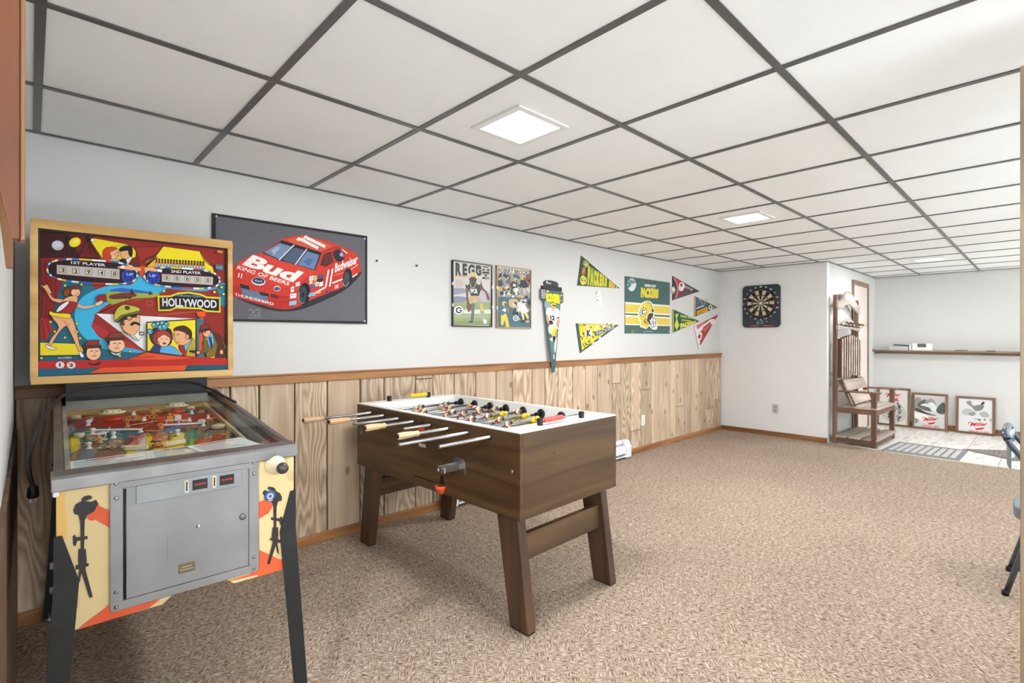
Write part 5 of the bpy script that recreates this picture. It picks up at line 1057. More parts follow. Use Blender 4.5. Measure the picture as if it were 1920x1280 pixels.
a.poly([(690, 395), (730, 385), (862, 398), (862, 424), (740, 410), (700, 404)], SK); a.poly([(890, 396), (960, 400), (1000, 416), (985, 424), (890, 418)], SK); a.poly([(720, 385), (745, 383), (742, 408), (715, 405)], (240, 240, 240)); a.poly([(985, 404), (1020, 410), (1015, 430), (985, 424)], (240, 240, 240))
# title sign
a.poly([(985, 600), (1080, 596), (1130, 575), (1210, 567), (1300, 580), (1345, 600), (1444, 604), (1444, 716), (1340, 712), (1300, 694), (1120, 690), (1080, 708), (990, 712)], (226, 206, 40)); a.poly([(998, 612), (1085, 608), (1135, 588), (1210, 580), (1295, 592), (1340, 612), (1434, 616), (1434, 704), (1342, 700), (1300, 682), (1120, 678), (1078, 697), (1000, 700)], (36, 26, 28))
a.text('CHICAGO COIN\'S', (1128, 602), (1310, 608), (0, -15), (120, 170, 190), .015); a.text4('HOLLYWOOD', (1020, 614), (1416, 626), (1416, 684), (1020, 676), (222, 222, 226), .03)
a.poly([(1265, 712), (1340, 708), (1330, 745), (1280, 745)], OR); a.poly([(1282, 745), (1330, 745), (1322, 760), (1290, 760)], (160, 60, 30)); a.poly([(1290, 758), (1320, 758), (1318, 800), (1292, 800)], OR); a.poly([(1268, 760), (1320, 765), (1330, 1040), (1270, 1040)], (44, 110, 124)); a.poly([(1290, 800), (1318, 800), (1316, 1020), (1286, 1020)], OR)
# dancer
a.outline = (K, 3.2)
a.poly([(132, 950), (420, 955), (450, 1000), (440, 1035), (132, 1045)], YL, 0)
a.poly([(300, 600), (300, 570), (340, 545), (400, 535), (425, 560), (410, 600), (360, 600), (330, 612)], (126, 62, 30), 4); a.ell(390, 585, 34, 32, (240, 184, 140)); a.poly([(300, 580), (330, 560), (350, 580), (330, 615), (305, 608)], (140, 66, 32), 3); a.poly([(340, 545), (420, 545), (415, 560), (350, 562)], (110, 52, 28), 3); a.line([(395, 598), (412, 592)], 4, (180, 40, 40))
a.line([(305, 650), (230, 640), (195, 600), (160, 556)], 26, SK, 5, True); a.poly([(200, 600), (160, 560), (132, 535), (160, 540), (180, 530), (195, 552), (215, 590)], SK, 3); a.line([(380, 660), (440, 692), (520, 680), (570, 655)], 24, SK, 5, True); a.poly([(535, 625), (560, 600), (610, 596), (616, 640), (560, 652)], (150, 30, 34)); a.line([(540, 642), (622, 648)], 8, (110, 20, 26)); a.poly([(530, 665), (580, 640), (585, 660), (550, 682)], (240, 200, 160), 3)
a.poly([(285, 660), (330, 620), (400, 610), (400, 660), (380, 690), (330, 690), (290, 700)], SK, 3); a.poly([(262, 700), (290, 660), (330, 650), (400, 660), (395, 690), (350, 740), (250, 730)], (160, 34, 34), 3); a.poly([(270, 690), (330, 650), (340, 665), (290, 715), (250, 730)], (232, 230, 236), 3)
a.poly([(215, 760), (260, 740), (350, 750), (395, 850), (420, 960), (445, 1030), (420, 1020), (380, 930), (340, 850), (320, 830), (270, 880), (215, 970), (190, 990), (215, 920), (270, 840)], SK, 3); a.line([(345, 830), (300, 790)], 4, (160, 90, 60)); a.poly([(205, 722), (240, 735), (340, 740), (358, 758), (340, 775), (260, 765), (205, 752)], YL, 3)
a.poly([(178, 965), (205, 975), (258, 995), (215, 1000), (182, 985)], WH, 3); a.poly([(418, 1010), (440, 1020), (455, 1048), (430, 1050)], WH, 3)
for (x, y) in ((312, 536), (432, 526), (210, 800), (400, 810), (402, 870), (424, 915), (240, 870), (315, 912), (785, 1005), (712, 1038), (148, 1062), (470, 1150), (215, 1164), (1030, 566), (1400, 566), (1466, 580), (1452, 530)): a.poly([(x - 14, y + 2), (x, y - 11), (x + 13, y), (x + 2, y + 12)], (226, 216, 60))
# officer with cap
a.poly([(720, 800), (850, 830), (870, 900), (840, 930), (780, 885), (740, 870)], WH); a.poly([(715, 780), (780, 735), (850, 740), (856, 800), (850, 850), (800, 890), (735, 850)], SK, 3); a.poly([(712, 780), (740, 770), (745, 820), (715, 815)], (96, 62, 40))
a.poly([(668, 760), (690, 700), (740, 668), (800, 676), (850, 690), (850, 720), (780, 735), (720, 770), (690, 795)], (196, 184, 60), 3); a.poly([(672, 790), (720, 745), (850, 712), (856, 730), (760, 760), (700, 800)], (120, 110, 40)); a.poly([(690, 795), (740, 752), (856, 728), (830, 752), (760, 775)], (40, 34, 30)); a.ell(765, 692, 18, 14, (70, 50, 40))
a.poly([(786, 812), (812, 792), (850, 800), (858, 820), (824, 806), (800, 818)], K, 3); a.ell(780, 765, 18, 14, (206, 150, 110)); a.ring(780, 765, 20, 16, 3, K); a.line([(815, 758), (845, 756)], 5, K); a.line([(762, 750), (800, 744)], 5, K); a.line([(725, 780), (735, 850), (770, 885)], 4, K, 4); a.line([(815, 890), (850, 930)], 4, K)
a.poly([(852, 862), (888, 864), (888, 888), (852, 886)], (110, 104, 96)); a.poly([(858, 866), (884, 868), (884, 884), (858, 882)], (216, 204, 172))
# two men in brown hats
for (dx, dy, f_) in ((0, 0, 0), (165, -58, 1)):
    a.ell(522 + dx, 1020 + dy, 62 if f_ else 54, 52, (244, 190, 150)); a.poly([(455 + dx, 975 + dy), (480 + dx, 930 + dy), (560 + dx, 925 + dy), (572 + dx, 975 + dy)], (132, 52, 32), 0); a.poly([(440 + dx, 970 + dy), (578 + dx, 962 + dy), (582 + dx, 980 + dy), (450 + dx, 990 + dy)], (92, 34, 24)); a.poly([(450 + dx, 990 + dy), (475 + dx, 985 + dy), (470 + dx, 1030 + dy)], K)
    a.line([(500 + dx, 1008 + dy), (520 + dx, 1004 + dy)], 5, K); a.line([(535 + dx, 1004 + dy), (556 + dx, 1008 + dy)], 5, K); a.line([(510 + dx, 1042 + dy), (545 + dx, 1040 + dy)], 5, (150, 60, 50)); a.line([(528 + dx, 1012 + dy), (534 + dx, 1028 + dy)], 4, (170, 100, 70)); a.poly([(470 + dx, 1060 + dy), (520 + dx, 1080 + dy), (560 + dx, 1068 + dy), (540 + dx, 1095 + dy), (500 + dx, 1090 + dy)], K if not f_ else (200, 210, 220))
# portrait panel: lady with blue flowers, man in profile
a.poly([(905, 792), (1264, 764), (1264, 1042), (905, 1004)], (30, 30, 40)); a.poly([(910, 796), (1260, 770), (1258, 1036), (912, 1000)], YL)
a.poly([(925, 1002), (960, 960), (1040, 950), (1110, 970), (1165, 1030)], (90, 170, 222)); a.poly([(960, 955), (1010, 970), (1000, 1010), (925, 1004)], (46, 60, 110)); a.poly([(925, 890), (950, 840), (1040, 830), (1085, 850), (1090, 920), (1060, 960), (960, 955)], (52, 42, 66), 3); a.ell(1018, 905, 70, 62, (150, 52, 32)); a.ell(1030, 918, 46, 50, (242, 190, 154)); a.poly([(970, 900), (985, 860), (1040, 850), (1080, 880), (1070, 900), (1030, 880), (990, 905)], (170, 60, 36), 3)
for (x, y) in ((930, 860), (960, 815), (990, 805), (1020, 800), (1050, 808), (1005, 830), (1035, 825)): a.ell(x, y, 20, 20, (86, 170, 196)); a.ell(x - 4, y - 4, 12, 11, (130, 206, 220))
a.line([(1008, 912), (1024, 910)], 4, K); a.line([(1042, 910), (1058, 914)], 4, K); a.ell(1034, 944, 12, 6, (190, 40, 40)); a.ell(990, 940, 6, 9, (120, 190, 210))
a.poly([(1135, 960), (1180, 930), (1230, 890), (1262, 940), (1260, 1038), (1180, 1034), (1140, 990)], (150, 62, 34)); a.poly([(1190, 1034), (1200, 970), (1240, 900), (1262, 930), (1258, 1036)], (186, 160, 50)); a.poly([(1140, 960), (1175, 940), (1180, 1000), (1168, 1032)], (170, 34, 40)); a.poly([(1170, 940), (1230, 890), (1236, 910), (1190, 1000)], (96, 176, 200))
a.ell(1165, 890, 66, 66, SK); a.poly([(1098, 850), (1120, 825), (1180, 815), (1228, 850), (1230, 900), (1205, 910), (1190, 870), (1140, 850)], (70, 34, 22), 3); a.poly([(1105, 870), (1094, 910), (1112, 920)], SK); a.line([(1112, 935), (1140, 938)], 4, (160, 60, 50)); a.line([(1120, 880), (1140, 876)], 5, K); a.ell(1200, 895, 14, 20, (220, 150, 110))
# man with a hat and overcoat
a.poly([(1320, 900), (1380, 850), (1440, 880), (1480, 960), (1470, 1120), (1360, 1122), (1330, 1000)], (128, 104, 40)); a.poly([(1380, 850), (1440, 880), (1478, 990), (1450, 1122), (1400, 1040), (1420, 950)], (86, 38, 26)); a.poly([(1340, 880), (1380, 860), (1395, 930), (1370, 980), (1345, 930)], (110, 186, 206)); a.poly([(1355, 895), (1372, 890), (1384, 960), (1372, 982)], (40, 60, 150)); a.poly([(1310, 930), (1350, 920), (1350, 1000), (1290, 1015), (1270, 1000), (1320, 985)], (112, 92, 40))
a.ell(1340, 860, 28, 34, SK); a.poly([(1292, 845), (1300, 808), (1345, 798), (1366, 822), (1362, 842)], (120, 48, 30), 0); a.poly([(1285, 848), (1370, 828), (1374, 840), (1292, 862)], (80, 32, 24)); a.line([(1318, 862), (1336, 858)], 5, K); a.poly([(1215, 992), (1282, 992), (1284, 1004), (1250, 1010), (1216, 1002)], (44, 30, 26)); a.ell(1278, 1006, 14, 12, SK); a.ell(1448, 1000, 13, 18, SK); a.poly([(1355, 1040), (1400, 1030), (1390, 1122), (1362, 1122)], (226, 206, 60))
a.outline = None
# ribbons along the bottom
a.poly([(120, 1085), (780, 1062), (905, 1010), (1100, 1030), (1490, 1045), (1488, 1090), (1200, 1100), (600, 1125), (124, 1140)], RD); a.poly([(780, 1060), (905, 1012), (1230, 1046), (1060, 1062)], OR); a.poly([(490, 1165), (580, 1125), (1200, 1098), (1180, 1135)], OR); a.poly([(124, 1138), (560, 1128), (490, 1168), (124, 1195)], (30, 96, 124)); a.poly([(1180, 1132), (1210, 1098), (1490, 1090), (1490, 1125)], (28, 84, 104))
a.poly([(470, 1085), (520, 1100), (580, 1082), (570, 1098), (540, 1110), (500, 1105)], K)
a.text('PLAYERS', (268, 1066), (362, 1062), (0, -13), (206, 216, 222), .02)
for (cx, d) in ((282, '1'), (362, '2')): a.ell(cx, 1109, 32, 24, (232, 226, 226)); a.text(d, (cx - (8 if d == '1' else 16), 1121), (cx + (4 if d == '1' else 16), 1120), (0, -24), (60, 20, 24), .05)
a.text('BALL IN PLAY', (835, 1052), (962, 1046), (0, -13), (120, 30, 20), .01); a.poly([(1420, 262), (1460, 266), (1460, 284), (1420, 280)], (196, 140, 70)); a.poly([(1408, 365), (1462, 370), (1462, 408), (1408, 402)], (60, 120, 140)); a.line([(1414, 386), (1456, 388)], 8, (110, 160, 170))
a.build('backglass_picture', M['inkgloss'], bb)

# ---- loose power cord draped over the machine
cord = [(.005, 2.0, .835), (-.003, 2.03, .875), (-.002, 2.1, .918), (.020, 2.2, .986), (.057, 2.35, 1.030), (.10, 2.52, 1.052), (.18, 2.655, 1.062), (.30, 2.695, 1.064), (.42, 2.695, 1.063), (.52, 2.67, 1.060), (.575, 2.60, 1.035), (.605, 2.48, 1.010), (.612, 2.30, .995)]
m_ = MB(); m_.tube(spline(cord, 8), .0055, 8); pc = m_.build('power_cord', M['black'], None); tag(pc, 'thin black power cord draped over the rear of the pinball glass, plug hanging down', 'cord')
m_ = MB(); m_.lathe((.005, 2.0, .838), (0, 0, -1), [(0, .006), (.006, .012), (.03, .014), (.036, .011)], 12); m_.build('plug', M['black'], pc)
m_ = MB(); m_.box(-.001, .001, 1.997, 2.003, .790, .804); m_.box(.009, .011, 1.997, 2.003, .790, .804); m_.build('prong', M['zinc'], pc)
# ================================================================== foosball table
M['walnut_x'] = wood('walnut_end', (62, 42, 23), (104, 76, 45), 'x', .42, ring=8, fine=.45, rnd=False, squeeze=.06)
M['walnut_y'] = wood('walnut_side', (62, 42, 23), (104, 76, 45), 'y', .42, ring=8, fine=.45, rnd=False, squeeze=.06)
M['walnut_z'] = wood('walnut_leg', (60, 42, 30), (96, 68, 50), 'z', .45, ring=6, fine=.4, rnd=True, squeeze=.08)
M['lam'] = plain('white_laminate', (238, 236, 232), .35, var=.015)
M['rod'] = plain('rod_steel', (190, 190, 194), .22, 1.0, var=.08, scale=30)
M['pine'] = wood('pine_handle', (204, 162, 116), (238, 208, 168), 'x', .5, ring=6, rnd=True)
FL, FW, FZ0, FZ1, FS = 1.385, .72, .489, .86, .735
ft = empty('foosball_table', (1.489, 1.519, 0), math.radians(1.6), 'brown walnut foosball table with white rim and steel rods on splayed wooden legs', 'table')
for nm, x0, x1 in (('left', 0, .022), ('right', FW - .022, FW)):
    m_ = MB(); m_.box(x0, x1, .0, FL, FZ0, FZ1 - .004); m_.build('side_panel', M['walnut_y'], ft, bevel=.0015)
for y0, y1 in ((0.0, .022), (FL - .022, FL)):
    m_ = MB(); m_.box(.022, FW - .022, y0, y1, FZ0, FZ1 - .004); m_.build('end_panel', M['walnut_x'], ft)
m_ = MB(); m_.box(.022, FW - .022, .022, FL - .022, FZ0 + .012, FZ0 + .024); m_.build('bottom_panel', M['walnut_x'], ft)
SR, ER = .036, .118
m_ = MB(); m_.box(0, SR, 0, FL, FZ1 - .004, FZ1 + .001); m_.box(FW - SR, FW, 0, FL, FZ1 - .004, FZ1 + .001); m_.box(SR, FW - SR, 0, ER, FZ1 - .004, FZ1 + .001); m_.box(SR, FW - SR, FL - ER + .03, FL, FZ1 - .004, FZ1 + .001); m_.build('rim', M['lam'], ft)
m_ = MB(); m_.box(.022, SR, .022, FL - .022, FS, FZ1 - .004); m_.box(FW - SR, FW - .022, .022, FL - .022, FS, FZ1 - .004); m_.box(SR, FW - SR, ER - .012, ER, FS, FZ1 - .004); m_.box(SR, FW - SR, FL - ER + .03, FL - ER + .042, FS, FZ1 - .004); m_.build('inner_wall', M['lam'], ft)
m_ = MB(); m_.box(.022, FW - .022, .03, FL - .03, FS - .012, FS); m_.build('playing_surface', plain('pitch_grey', (146, 154, 152), .35, var=.06), ft)
for x in (.08, .36, .64):
    for y in (.05, FL - .045):
        m_ = MB(); m_.lathe((x, y, FZ1 + .001), (0, 0, 1), [(0, .006), (.001, .005), (.001, .002)], 10); m_.build('screw', M['zinc'], ft)
# legs and stretchers
def fleg(x0, x1, sgn):
    """sgn -1: near end (leans towards -y going down), +1: far end"""
    Y = (lambda s_: s_) if sgn < 0 else (lambda s_: FL - s_)
    m_ = MB(); v = []
    for (z, ya, yb) in ((0.006, -.02, .09), (FZ0 + .006, .045, .175)):
        for x in (x0, x1):
            for y in (ya, yb): v.append((x, Y(y), z))
    m_.add(v, [(0, 1, 3, 2), (4, 6, 7, 5), (0, 4, 5, 1), (2, 3, 7, 6), (0, 2, 6, 4), (1, 5, 7, 3)])
    o = m_.build('leg', M['walnut_z'], ft, bevel=.004)
    f_ = MB(); f_.prism([(x0 + .003, Y(-.017)), (x1 - .003, Y(-.017)), (x1 - .003, Y(.087)), (x0 + .003, Y(.087))], 'z', 0, .008); f_.build('glide', M['black'], o)
for sgn in (-1, 1):
    fleg(.028, .078, sgn); fleg(FW - .078, FW - .028, sgn)
    Y = (lambda s_: s_) if sgn < 0 else (lambda s_: FL - s_)
    m_ = MB(); q = [(Y(.045), .285), (Y(.075), .285), (Y(.088), .395), (Y(.058), .395)]
    m_.prism(q if sgn < 0 else q[::-1], 'x', .076, FW - .076); m_.build('stretcher', M['walnut_x'], ft, bevel=.003)
# rods
exts = [(1.22, .398, True, 3), (1.077, .322, True, 2), (.925, .266, False, 3), (.78, .278, True, 5), (.632, .158, False, 5), (.487, .28, True, 3), (.335, .376, False, 2), (.187, .28, False, 3)]
RZ = .8185
mats = {'a': plain('figure_white', (240, 234, 222), .4), 'b': plain('figure_beige', (214, 202, 176), .45, var=.12, scale=60), 'y': plain('figure_yellow', (232, 196, 44), .4), 'red': plain('figure_red', (160, 44, 40), .4), 'dark': plain('figure_dark', (62, 50, 48), .4), 'skin': plain('figure_skin', (206, 160, 116), .4), 'blue': plain('figure_blue', (44, 94, 150), .4)}
_man = {}
def man_mesh(kind):
    if kind in _man: return _man[kind]
    m_ = MB()
    m_.lathe((0, 0, -.020), (0, 0, 1), [(0, .012), (.012, .013), (.026, .016), (.034, .015), (.040, .007)], 10)
    m_.ball((0, 0, .030), .0115, 10, 6, (1, 1, 1.15))
    m_.lathe((0, 0, -.020), (0, 0, -1), [(0, .011), (.018, .010), (.034, .009), (.040, .009)], 10)
    m_.v += [(x, y, z) for x, y, z in ((-.010, -.015, -.074), (.010, -.015, -.074), (.010, .012, -.074), (-.010, .012, -.074), (-.009, -.008, -.056), (.009, -.008, -.056), (.009, .008, -.056), (-.009, .008, -.056))]
    b = len(m_.v) - 8
    for f in ((3, 2, 1, 0), (4, 5, 6, 7), (0, 1, 5, 4), (1, 2, 6, 5), (2, 3, 7, 6), (3, 0, 4, 7)): m_.f.append(tuple(i + b for i in f)); m_.sm.append(False)
    for sx in (-1, 1): m_.tube([(sx * .014, 0, .012), (sx * .019, -.002, 0), (sx * .016, -.004, -.014)], .0045, 6)
    me = m_.mesh('player_figure')
    shirt, trim, leg = {'a': ('a', 'red', 'a'), 'b': ('b', 'red', 'b'), 'y': ('y', 'y', 'y'), 'w': ('a', 'red', 'skin'), 'u': ('b', 'blue', 'b')}[kind]
    for k in (shirt, trim, 'dark', leg, 'skin'): me.materials.append(mats[k])
    for p in me.polygons:
        z = p.center.z
        if kind == 'y': p.material_index = 0
        elif z > .034: p.material_index = 2
        elif z > .021: p.material_index = 4
        elif .006 < z < .014 or -.03 < z < -.02: p.material_index = 1
        elif z < -.03: p.material_index = 3
        else: p.material_index = 0
    _man[kind] = me; return me
rr = random.Random(4)
teams = ['u', 'b', 'w', 'b', 'a', 'b', 'a', 'a']
for k, (s_, ext, handle, n) in enumerate(exts):
    m_ = MB(); m_.cyl((-ext, s_, RZ), (FW - .026, s_, RZ), .0078, n=12)
    rd = m_.build('rod', M['rod'], ft)
    m_ = MB(); m_.lathe((-.006, s_, RZ), (1, 0, 0), [(0, .013), (.006, .0145), (.007, .0145)], 14); m_.build('bushing', M['black'], rd)
    m_ = MB(); m_.lathe((FW - SR - .012, s_, RZ), (1, 0, 0), [(0, .019), (.005, .028), (.012, .028)], 18); m_.build('bushing', M['black'], rd)
    if handle:
        m_ = MB(); m_.lathe((-ext - .004, s_, RZ), (1, 0, 0), [(0, .011), (.004, .0165), (.03, .0175), (.075, .0150), (.094, .0125), (.100, .0145), (.108, .0145), (.114, .010)], 8, smooth=False); m_.build('handle', M['pine'], rd, bevel=.0015, label='turned pale pine handle')
        m_ = MB(); m_.lathe((-ext - .007, s_, RZ), (1, 0, 0), [(0, .006), (.003, .0105), (.004, .0105)], 10); m_.build('handle_end', M['black'], rd)
    else:
        m_ = MB(); m_.lathe((-ext - .002, s_, RZ), (1, 0, 0), [(0, .004), (.001, .0078), (.002, .0078)], 10); m_.build('rod_end', M['zinc'], rd)
    shift = rr.uniform(-.03, .03); rot = rr.choice([1.35, -1.2, 1.5, -1.5, 1.1, .9]) + rr.uniform(-.2, .2)
    for i in range(n):
        x = FW / 2 + (i - (n - 1) / 2) * (.60 / max(n, 3)) + shift; kind = teams[k]
        if (k, i) in ((4, 3), (6, 1), (5, 2)): kind = 'y'
        if (k, i) in ((3, 0), (5, 0)): kind = 'w'
        f_ = link('player_figure', man_mesh(kind), None, rd); f_.location = (x, s_, RZ); f_.scale = (1.12, 1.12, 1.12); f_.rotation_euler = (rot + rr.uniform(-.12, .12), 0, 0)
        if kind == 'y': f_['label'] = 'yellow player figure'
    # rubber stops beside the outer figures
    m_ = MB()
    for x in (SR + .02, FW - SR - .05): m_.lathe((x, s_, RZ), (1, 0, 0), [(0, .0125), (.02, .0125)], 10)
    m_.build('bumper', M['black'], rd)
# score counters on the end rims
M['beadred'] = plain('bead_red', (206, 84, 72), .4); M['beadyellow'] = plain('bead_yellow', (232, 206, 44), .4)
for (yc, x0, x1, b0, bm, lb) in ((.062, .195, .505, .222, 'beadred', 'red score beads'), (FL - .055, .19, .49, .345, 'beadyellow', 'yellow score beads')):
    z = FZ1 + .022; m_ = MB(); m_.box(x0 - .011, x0 + .011, yc - .010, yc + .010, FZ1 + .001, z + .012); m_.box(x1 - .011, x1 + .011, yc - .010, yc + .010, FZ1 + .001, z + .012)
    sc = m_.build('score_counter', M['black'], ft, bevel=.002)
    m_ = MB(); m_.cyl((x0, yc, z), (x1, yc, z), .0022, n=8); m_.build('score_wire', M['rod'], sc)
    for i in range(10):
        m_ = MB(); xb = b0 + i * .0132; m_.lathe((xb, yc, z), (1, 0, 0), [(0, .010), (.001, .0118), (.0118, .0118), (.0128, .010)], 12); m_.build('score_bead', M[bm], sc)
# ball cups, coin slide, small hardware on the playing side
M['cup'] = plain('cup_orange', (226, 84, 46), .4)
def cup(y, z, r_):
    m_ = MB(); v = []; f = []; n = 12; rings = [(0, 1.0), (-.30, .96), (-.62, .74), (-.9, .40), (-1.0, .12)]
    for (h, q) in rings:
        for k in range(n + 1):
            t_ = PI * k / n; v.append((-r_ * 1.25 * q * math.sin(t_), y + r_ * q * math.cos(t_), z + h * r_ * 1.5))
    for i in range(len(rings) - 1):
        for k in range(n): f.append((i * (n + 1) + k, i * (n + 1) + k + 1, (i + 1) * (n + 1) + k + 1, (i + 1) * (n + 1) + k))
    m_.add(v, f, True); o = m_.build('ball_cup', M['cup'], ft); s_ = o.modifiers.new('s', 'SOLIDIFY'); s_.thickness = .003
    m_ = MB(); m_.prism([(y + r_ * .62 * math.cos(k * PI / 8), z + .004 + r_ * 1.5 * (math.sin(k * PI / 8))) for k in range(9)], 'x', -.0006, .0002); m_.build('ball_hole', M['black'], o)
    return o
cup(.535, .533, .030); cup(.700, .803, .021)
m_ = MB(); v = [(-.0008, .785, .537), (-.0008, .555, .537), (-.0008, .555, .531), (-.0008, .785, .531)]; m_.add(v + [(.0005, p[1], p[2]) for p in v], [(0, 1, 2, 3), (7, 6, 5, 4), (0, 4, 5, 1), (1, 5, 6, 2), (2, 6, 7, 3), (3, 7, 4, 0)]); m_.build('ball_slot', M['black'], ft)
m_ = MB(); m_.prism([(.352, .618), (.442, .618), (.442, .675), (.425, .693), (.369, .693), (.352, .675)][::-1], 'x', -.006, 0); cs = m_.build('coin_slide', M['steel'], ft, bevel=.002, label='steel push coin slide')
m_ = MB(); m_.box(-.105, -.006, .378, .420, .652, .662); m_.box(-.105, -.006, .372, .379, .642, .668); m_.box(-.105, -.006, .419, .426, .642, .668); m_.box(-.110, -.104, .372, .426, .640, .668); m_.build('slide_tongue', M['chrome'], cs, bevel=.0015)
m_ = MB(); m_.lathe((-.11, .399, .654), (-1, 0, 0), [(0, .004), (.01, .004), (.012, .009), (.02, .009), (.023, .005)], 12); m_.build('slide_knob', M['zinc'], cs)
m_ = MB(); m_.lathe((0, .048, .69), (-1, 0, 0), [(0, .010), (.003, .009), (.006, .004)], 12); m_.build('bolt', M['zinc'], ft)
m_ = MB(); m_.lathe((0, 1.33, .69), (-1, 0, 0), [(0, .010), (.003, .009), (.006, .004)], 12); m_.build('bolt', M['zinc'], ft)
m_ = MB(); m_.box(-.002, 0, .672, .732, .695, .713); m_.build('sticker', plain('sticker_pale', (206, 200, 192), .5), ft, bevel=.0008)
m_ = MB()
for (x, z) in ((.54, .78), (.22, .74), (.70, .50)): m_.lathe((x, 0, z), (0, -1, 0), [(0, .0045), (.001, .004), (.001, .002)], 8)
m_.build('screw_heads', M['black'], ft)
# ================================================================== tall wooden hall chair at the entry
M['deck_w'] = wood('weathered_board', (158, 142, 130), (204, 190, 178), 'x', .5, ring=5, rnd=True, squeeze=.1)
M['deck_b'] = wood('brown_board', (96, 66, 50), (134, 98, 78), 'z', .5, ring=5, rnd=True)
M['deck_bx'] = wood('brown_board_x', (96, 66, 50), (134, 98, 78), 'x', .5, ring=5, rnd=True)
M['deck_by'] = wood('brown_board_y', (104, 74, 58), (140, 104, 84), 'y', .5, ring=5, rnd=True)
hc = empty('hall_chair', (6.965, 1.33, .002), 0, 'tall narrow wooden chair with high slatted back, armrests and slatted footrest by the entry', 'chair')
hc.rotation_euler = (0, math.atan(SLOPE), 0)
W_ = 1.05; D_ = .43
m = lambda: MB()
for x in (.03, W_ - .03):
    b = m(); b.box(x - .026, x + .026, D_ - .035, D_ + .005, 0, 1.775); b.build('back_post', M['deck_b'], hc, bevel=.004)
    for z in (1.70, 1.62):
        if x < .5: c = m(); c.lathe((x, D_ - .035, z), (0, -1, 0), [(0, .014), (.004, .012), (.007, .004)], 10); c.build('bolt', M['chrome'], hc)
    b = m(); b.box(x - .03, x + .03, 0, .05, 0, .615); b.build('front_leg', M['deck_b'], hc, bevel=.004)
    b = m(); b.box(x - .04, x + .04, -.04, D_ - .06, .615, .635); b.build('armrest', M['deck_by'], hc, bevel=.005)
    b = m(); b.box(x - .02, x + .02, .05, D_ - .035, .37, .43); b.build('side_rail', M['deck_by'], hc, bevel=.003)
    b = m(); b.box(x - .02, x + .02, .05, D_ - .035, .02, .075); b.build('foot_rail', M['deck_by'], hc, bevel=.003)
    b = m(); xx = x + (.045 if x < .5 else -.045); b.bar((xx, D_ - .06, .76), (xx, .20, .385), .03, .05, (0, 1, 0)); b.build('back_brace', M['deck_by'], hc, bevel=.003)
b = m(); b.box(-.01, W_ + .01, -.02, .215, .43, .45); b.build('seat_board', M['deck_w'], hc, bevel=.004)
b = m(); b.box(.05, W_ - .05, .22, D_ - .075, .43, .45); b.build('seat_board', M['deck_w'], hc, bevel=.004)
b = m(); b.box(.06, W_ - .06, .005, .03, .36, .43); b.build('apron', M['deck_bx'], hc, bevel=.003)
for z0, z1, y in ((.47, .60, .265), (.63, .755, .315)):
    b = m(); b.bar((.055, y, (z0 + z1) / 2), (W_ - .055, y, (z0 + z1) / 2), z1 - z0, .018, (0, 1, .0)); o = b.build('back_board', M['deck_w'], hc, bevel=.003)
    for v in o.data.vertices: v.co.y += (v.co.z - (z0 + z1) / 2) * .35
b = m(); b.box(.056, W_ - .056, D_ - .03, D_ - .008, .80, .85); b.build('cross_rail', M['deck_bx'], hc)
b = m(); b.box(.056, W_ - .056, D_ - .03, D_ - .008, 1.22, 1.25); b.build('cross_rail', M['deck_bx'], hc)
n = 9
for k in range(n):
    x = .10 + k * (W_ - .20) / (n - 1); q = abs(k - (n - 1) / 2) / ((n - 1) / 2); zt = 1.30 - .05 * q ** 1.5; b = m()
    b.box(x - .024, x + .024, D_ - .075, D_ - .030, .775 + .02 * (1 - q), zt); sl_ = b.build('back_slat', M['deck_b'], hc, bevel=.003); b = m(); b.box(x - .0235, x + .0235, D_ - .079, D_ - .0745, .778 + .02 * (1 - q), zt - .003); b.build('slat_face', M['deck_w'], sl_)
def arch(z0, z1, peak, x0, x1, mat_, name, lower=0.0):
    top = []; bot = []
    for k in range(25):
        t_ = k / 24; x = x0 + (x1 - x0) * t_; c = max(0.0, math.cos((t_ - .5) * PI * 1.25)) ** 1.3
        top.append((x, z1 + peak * c)); bot.append((x, z0 + lower * c))
    b = m(); b.prism((bot + top[::-1]), 'y', D_ - .052, D_ - .030); return b.build(name, mat_, hc, bevel=.003)
arch(1.60, 1.70, .155, -.02, W_ - .02, M['deck_w'], 'crest_board', .09)
arch(1.36, 1.41, .10, .0, W_ - .02, M['deck_w'], 'hook_board', .02)
b = m(); q = [(W_ * .5 + .20 * math.cos(k * PI / 12), 1.735 + .085 * math.sin(k * PI / 12)) for k in range(13)]; b.prism(q, 'y', D_ - .055, D_ - .0515); b.build('plaque', plain('plaque_pale', (236, 224, 212), .4), hc)
M['wire'] = plain('dark_wire', (70, 64, 60), .4, .6); M['brass'] = plain('brass_wire', (176, 136, 80), .35, .8)
for k in range(5):
    x = .16 + k * .18; yb = D_ - .052; b = m()
    b.tube(spline([(x - .05, yb - .004, 1.42), (x - .05, yb - .05, 1.40), (x - .02, yb - .075, 1.425), (x + .02, yb - .05, 1.455), (x + .05, yb - .03, 1.445), (x + .07, yb - .07, 1.43), (x + .09, yb - .09, 1.445)], 5), .006, 6)
    b.lathe((x - .05, yb, 1.42), (0, -1, 0), [(0, .016), (.004, .016)], 10); b.build('coat_hook', M['wire'] if k < 4 else M['brass'], hc)
for k, (y0, y1, z) in enumerate(((-.02, .12, .085), (.15, .27, .085), (.29, .40, .085))):
    b = m(); b.box(.0, W_, y0, y1, z - .010, z + .010); b.build('foot_board', M['deck_w'], hc, bevel=.004)
b = m(); b.box(.06, W_ - .06, .005, .03, .02, .075); b.build('foot_rail', M['deck_bx'], hc, bevel=.003)

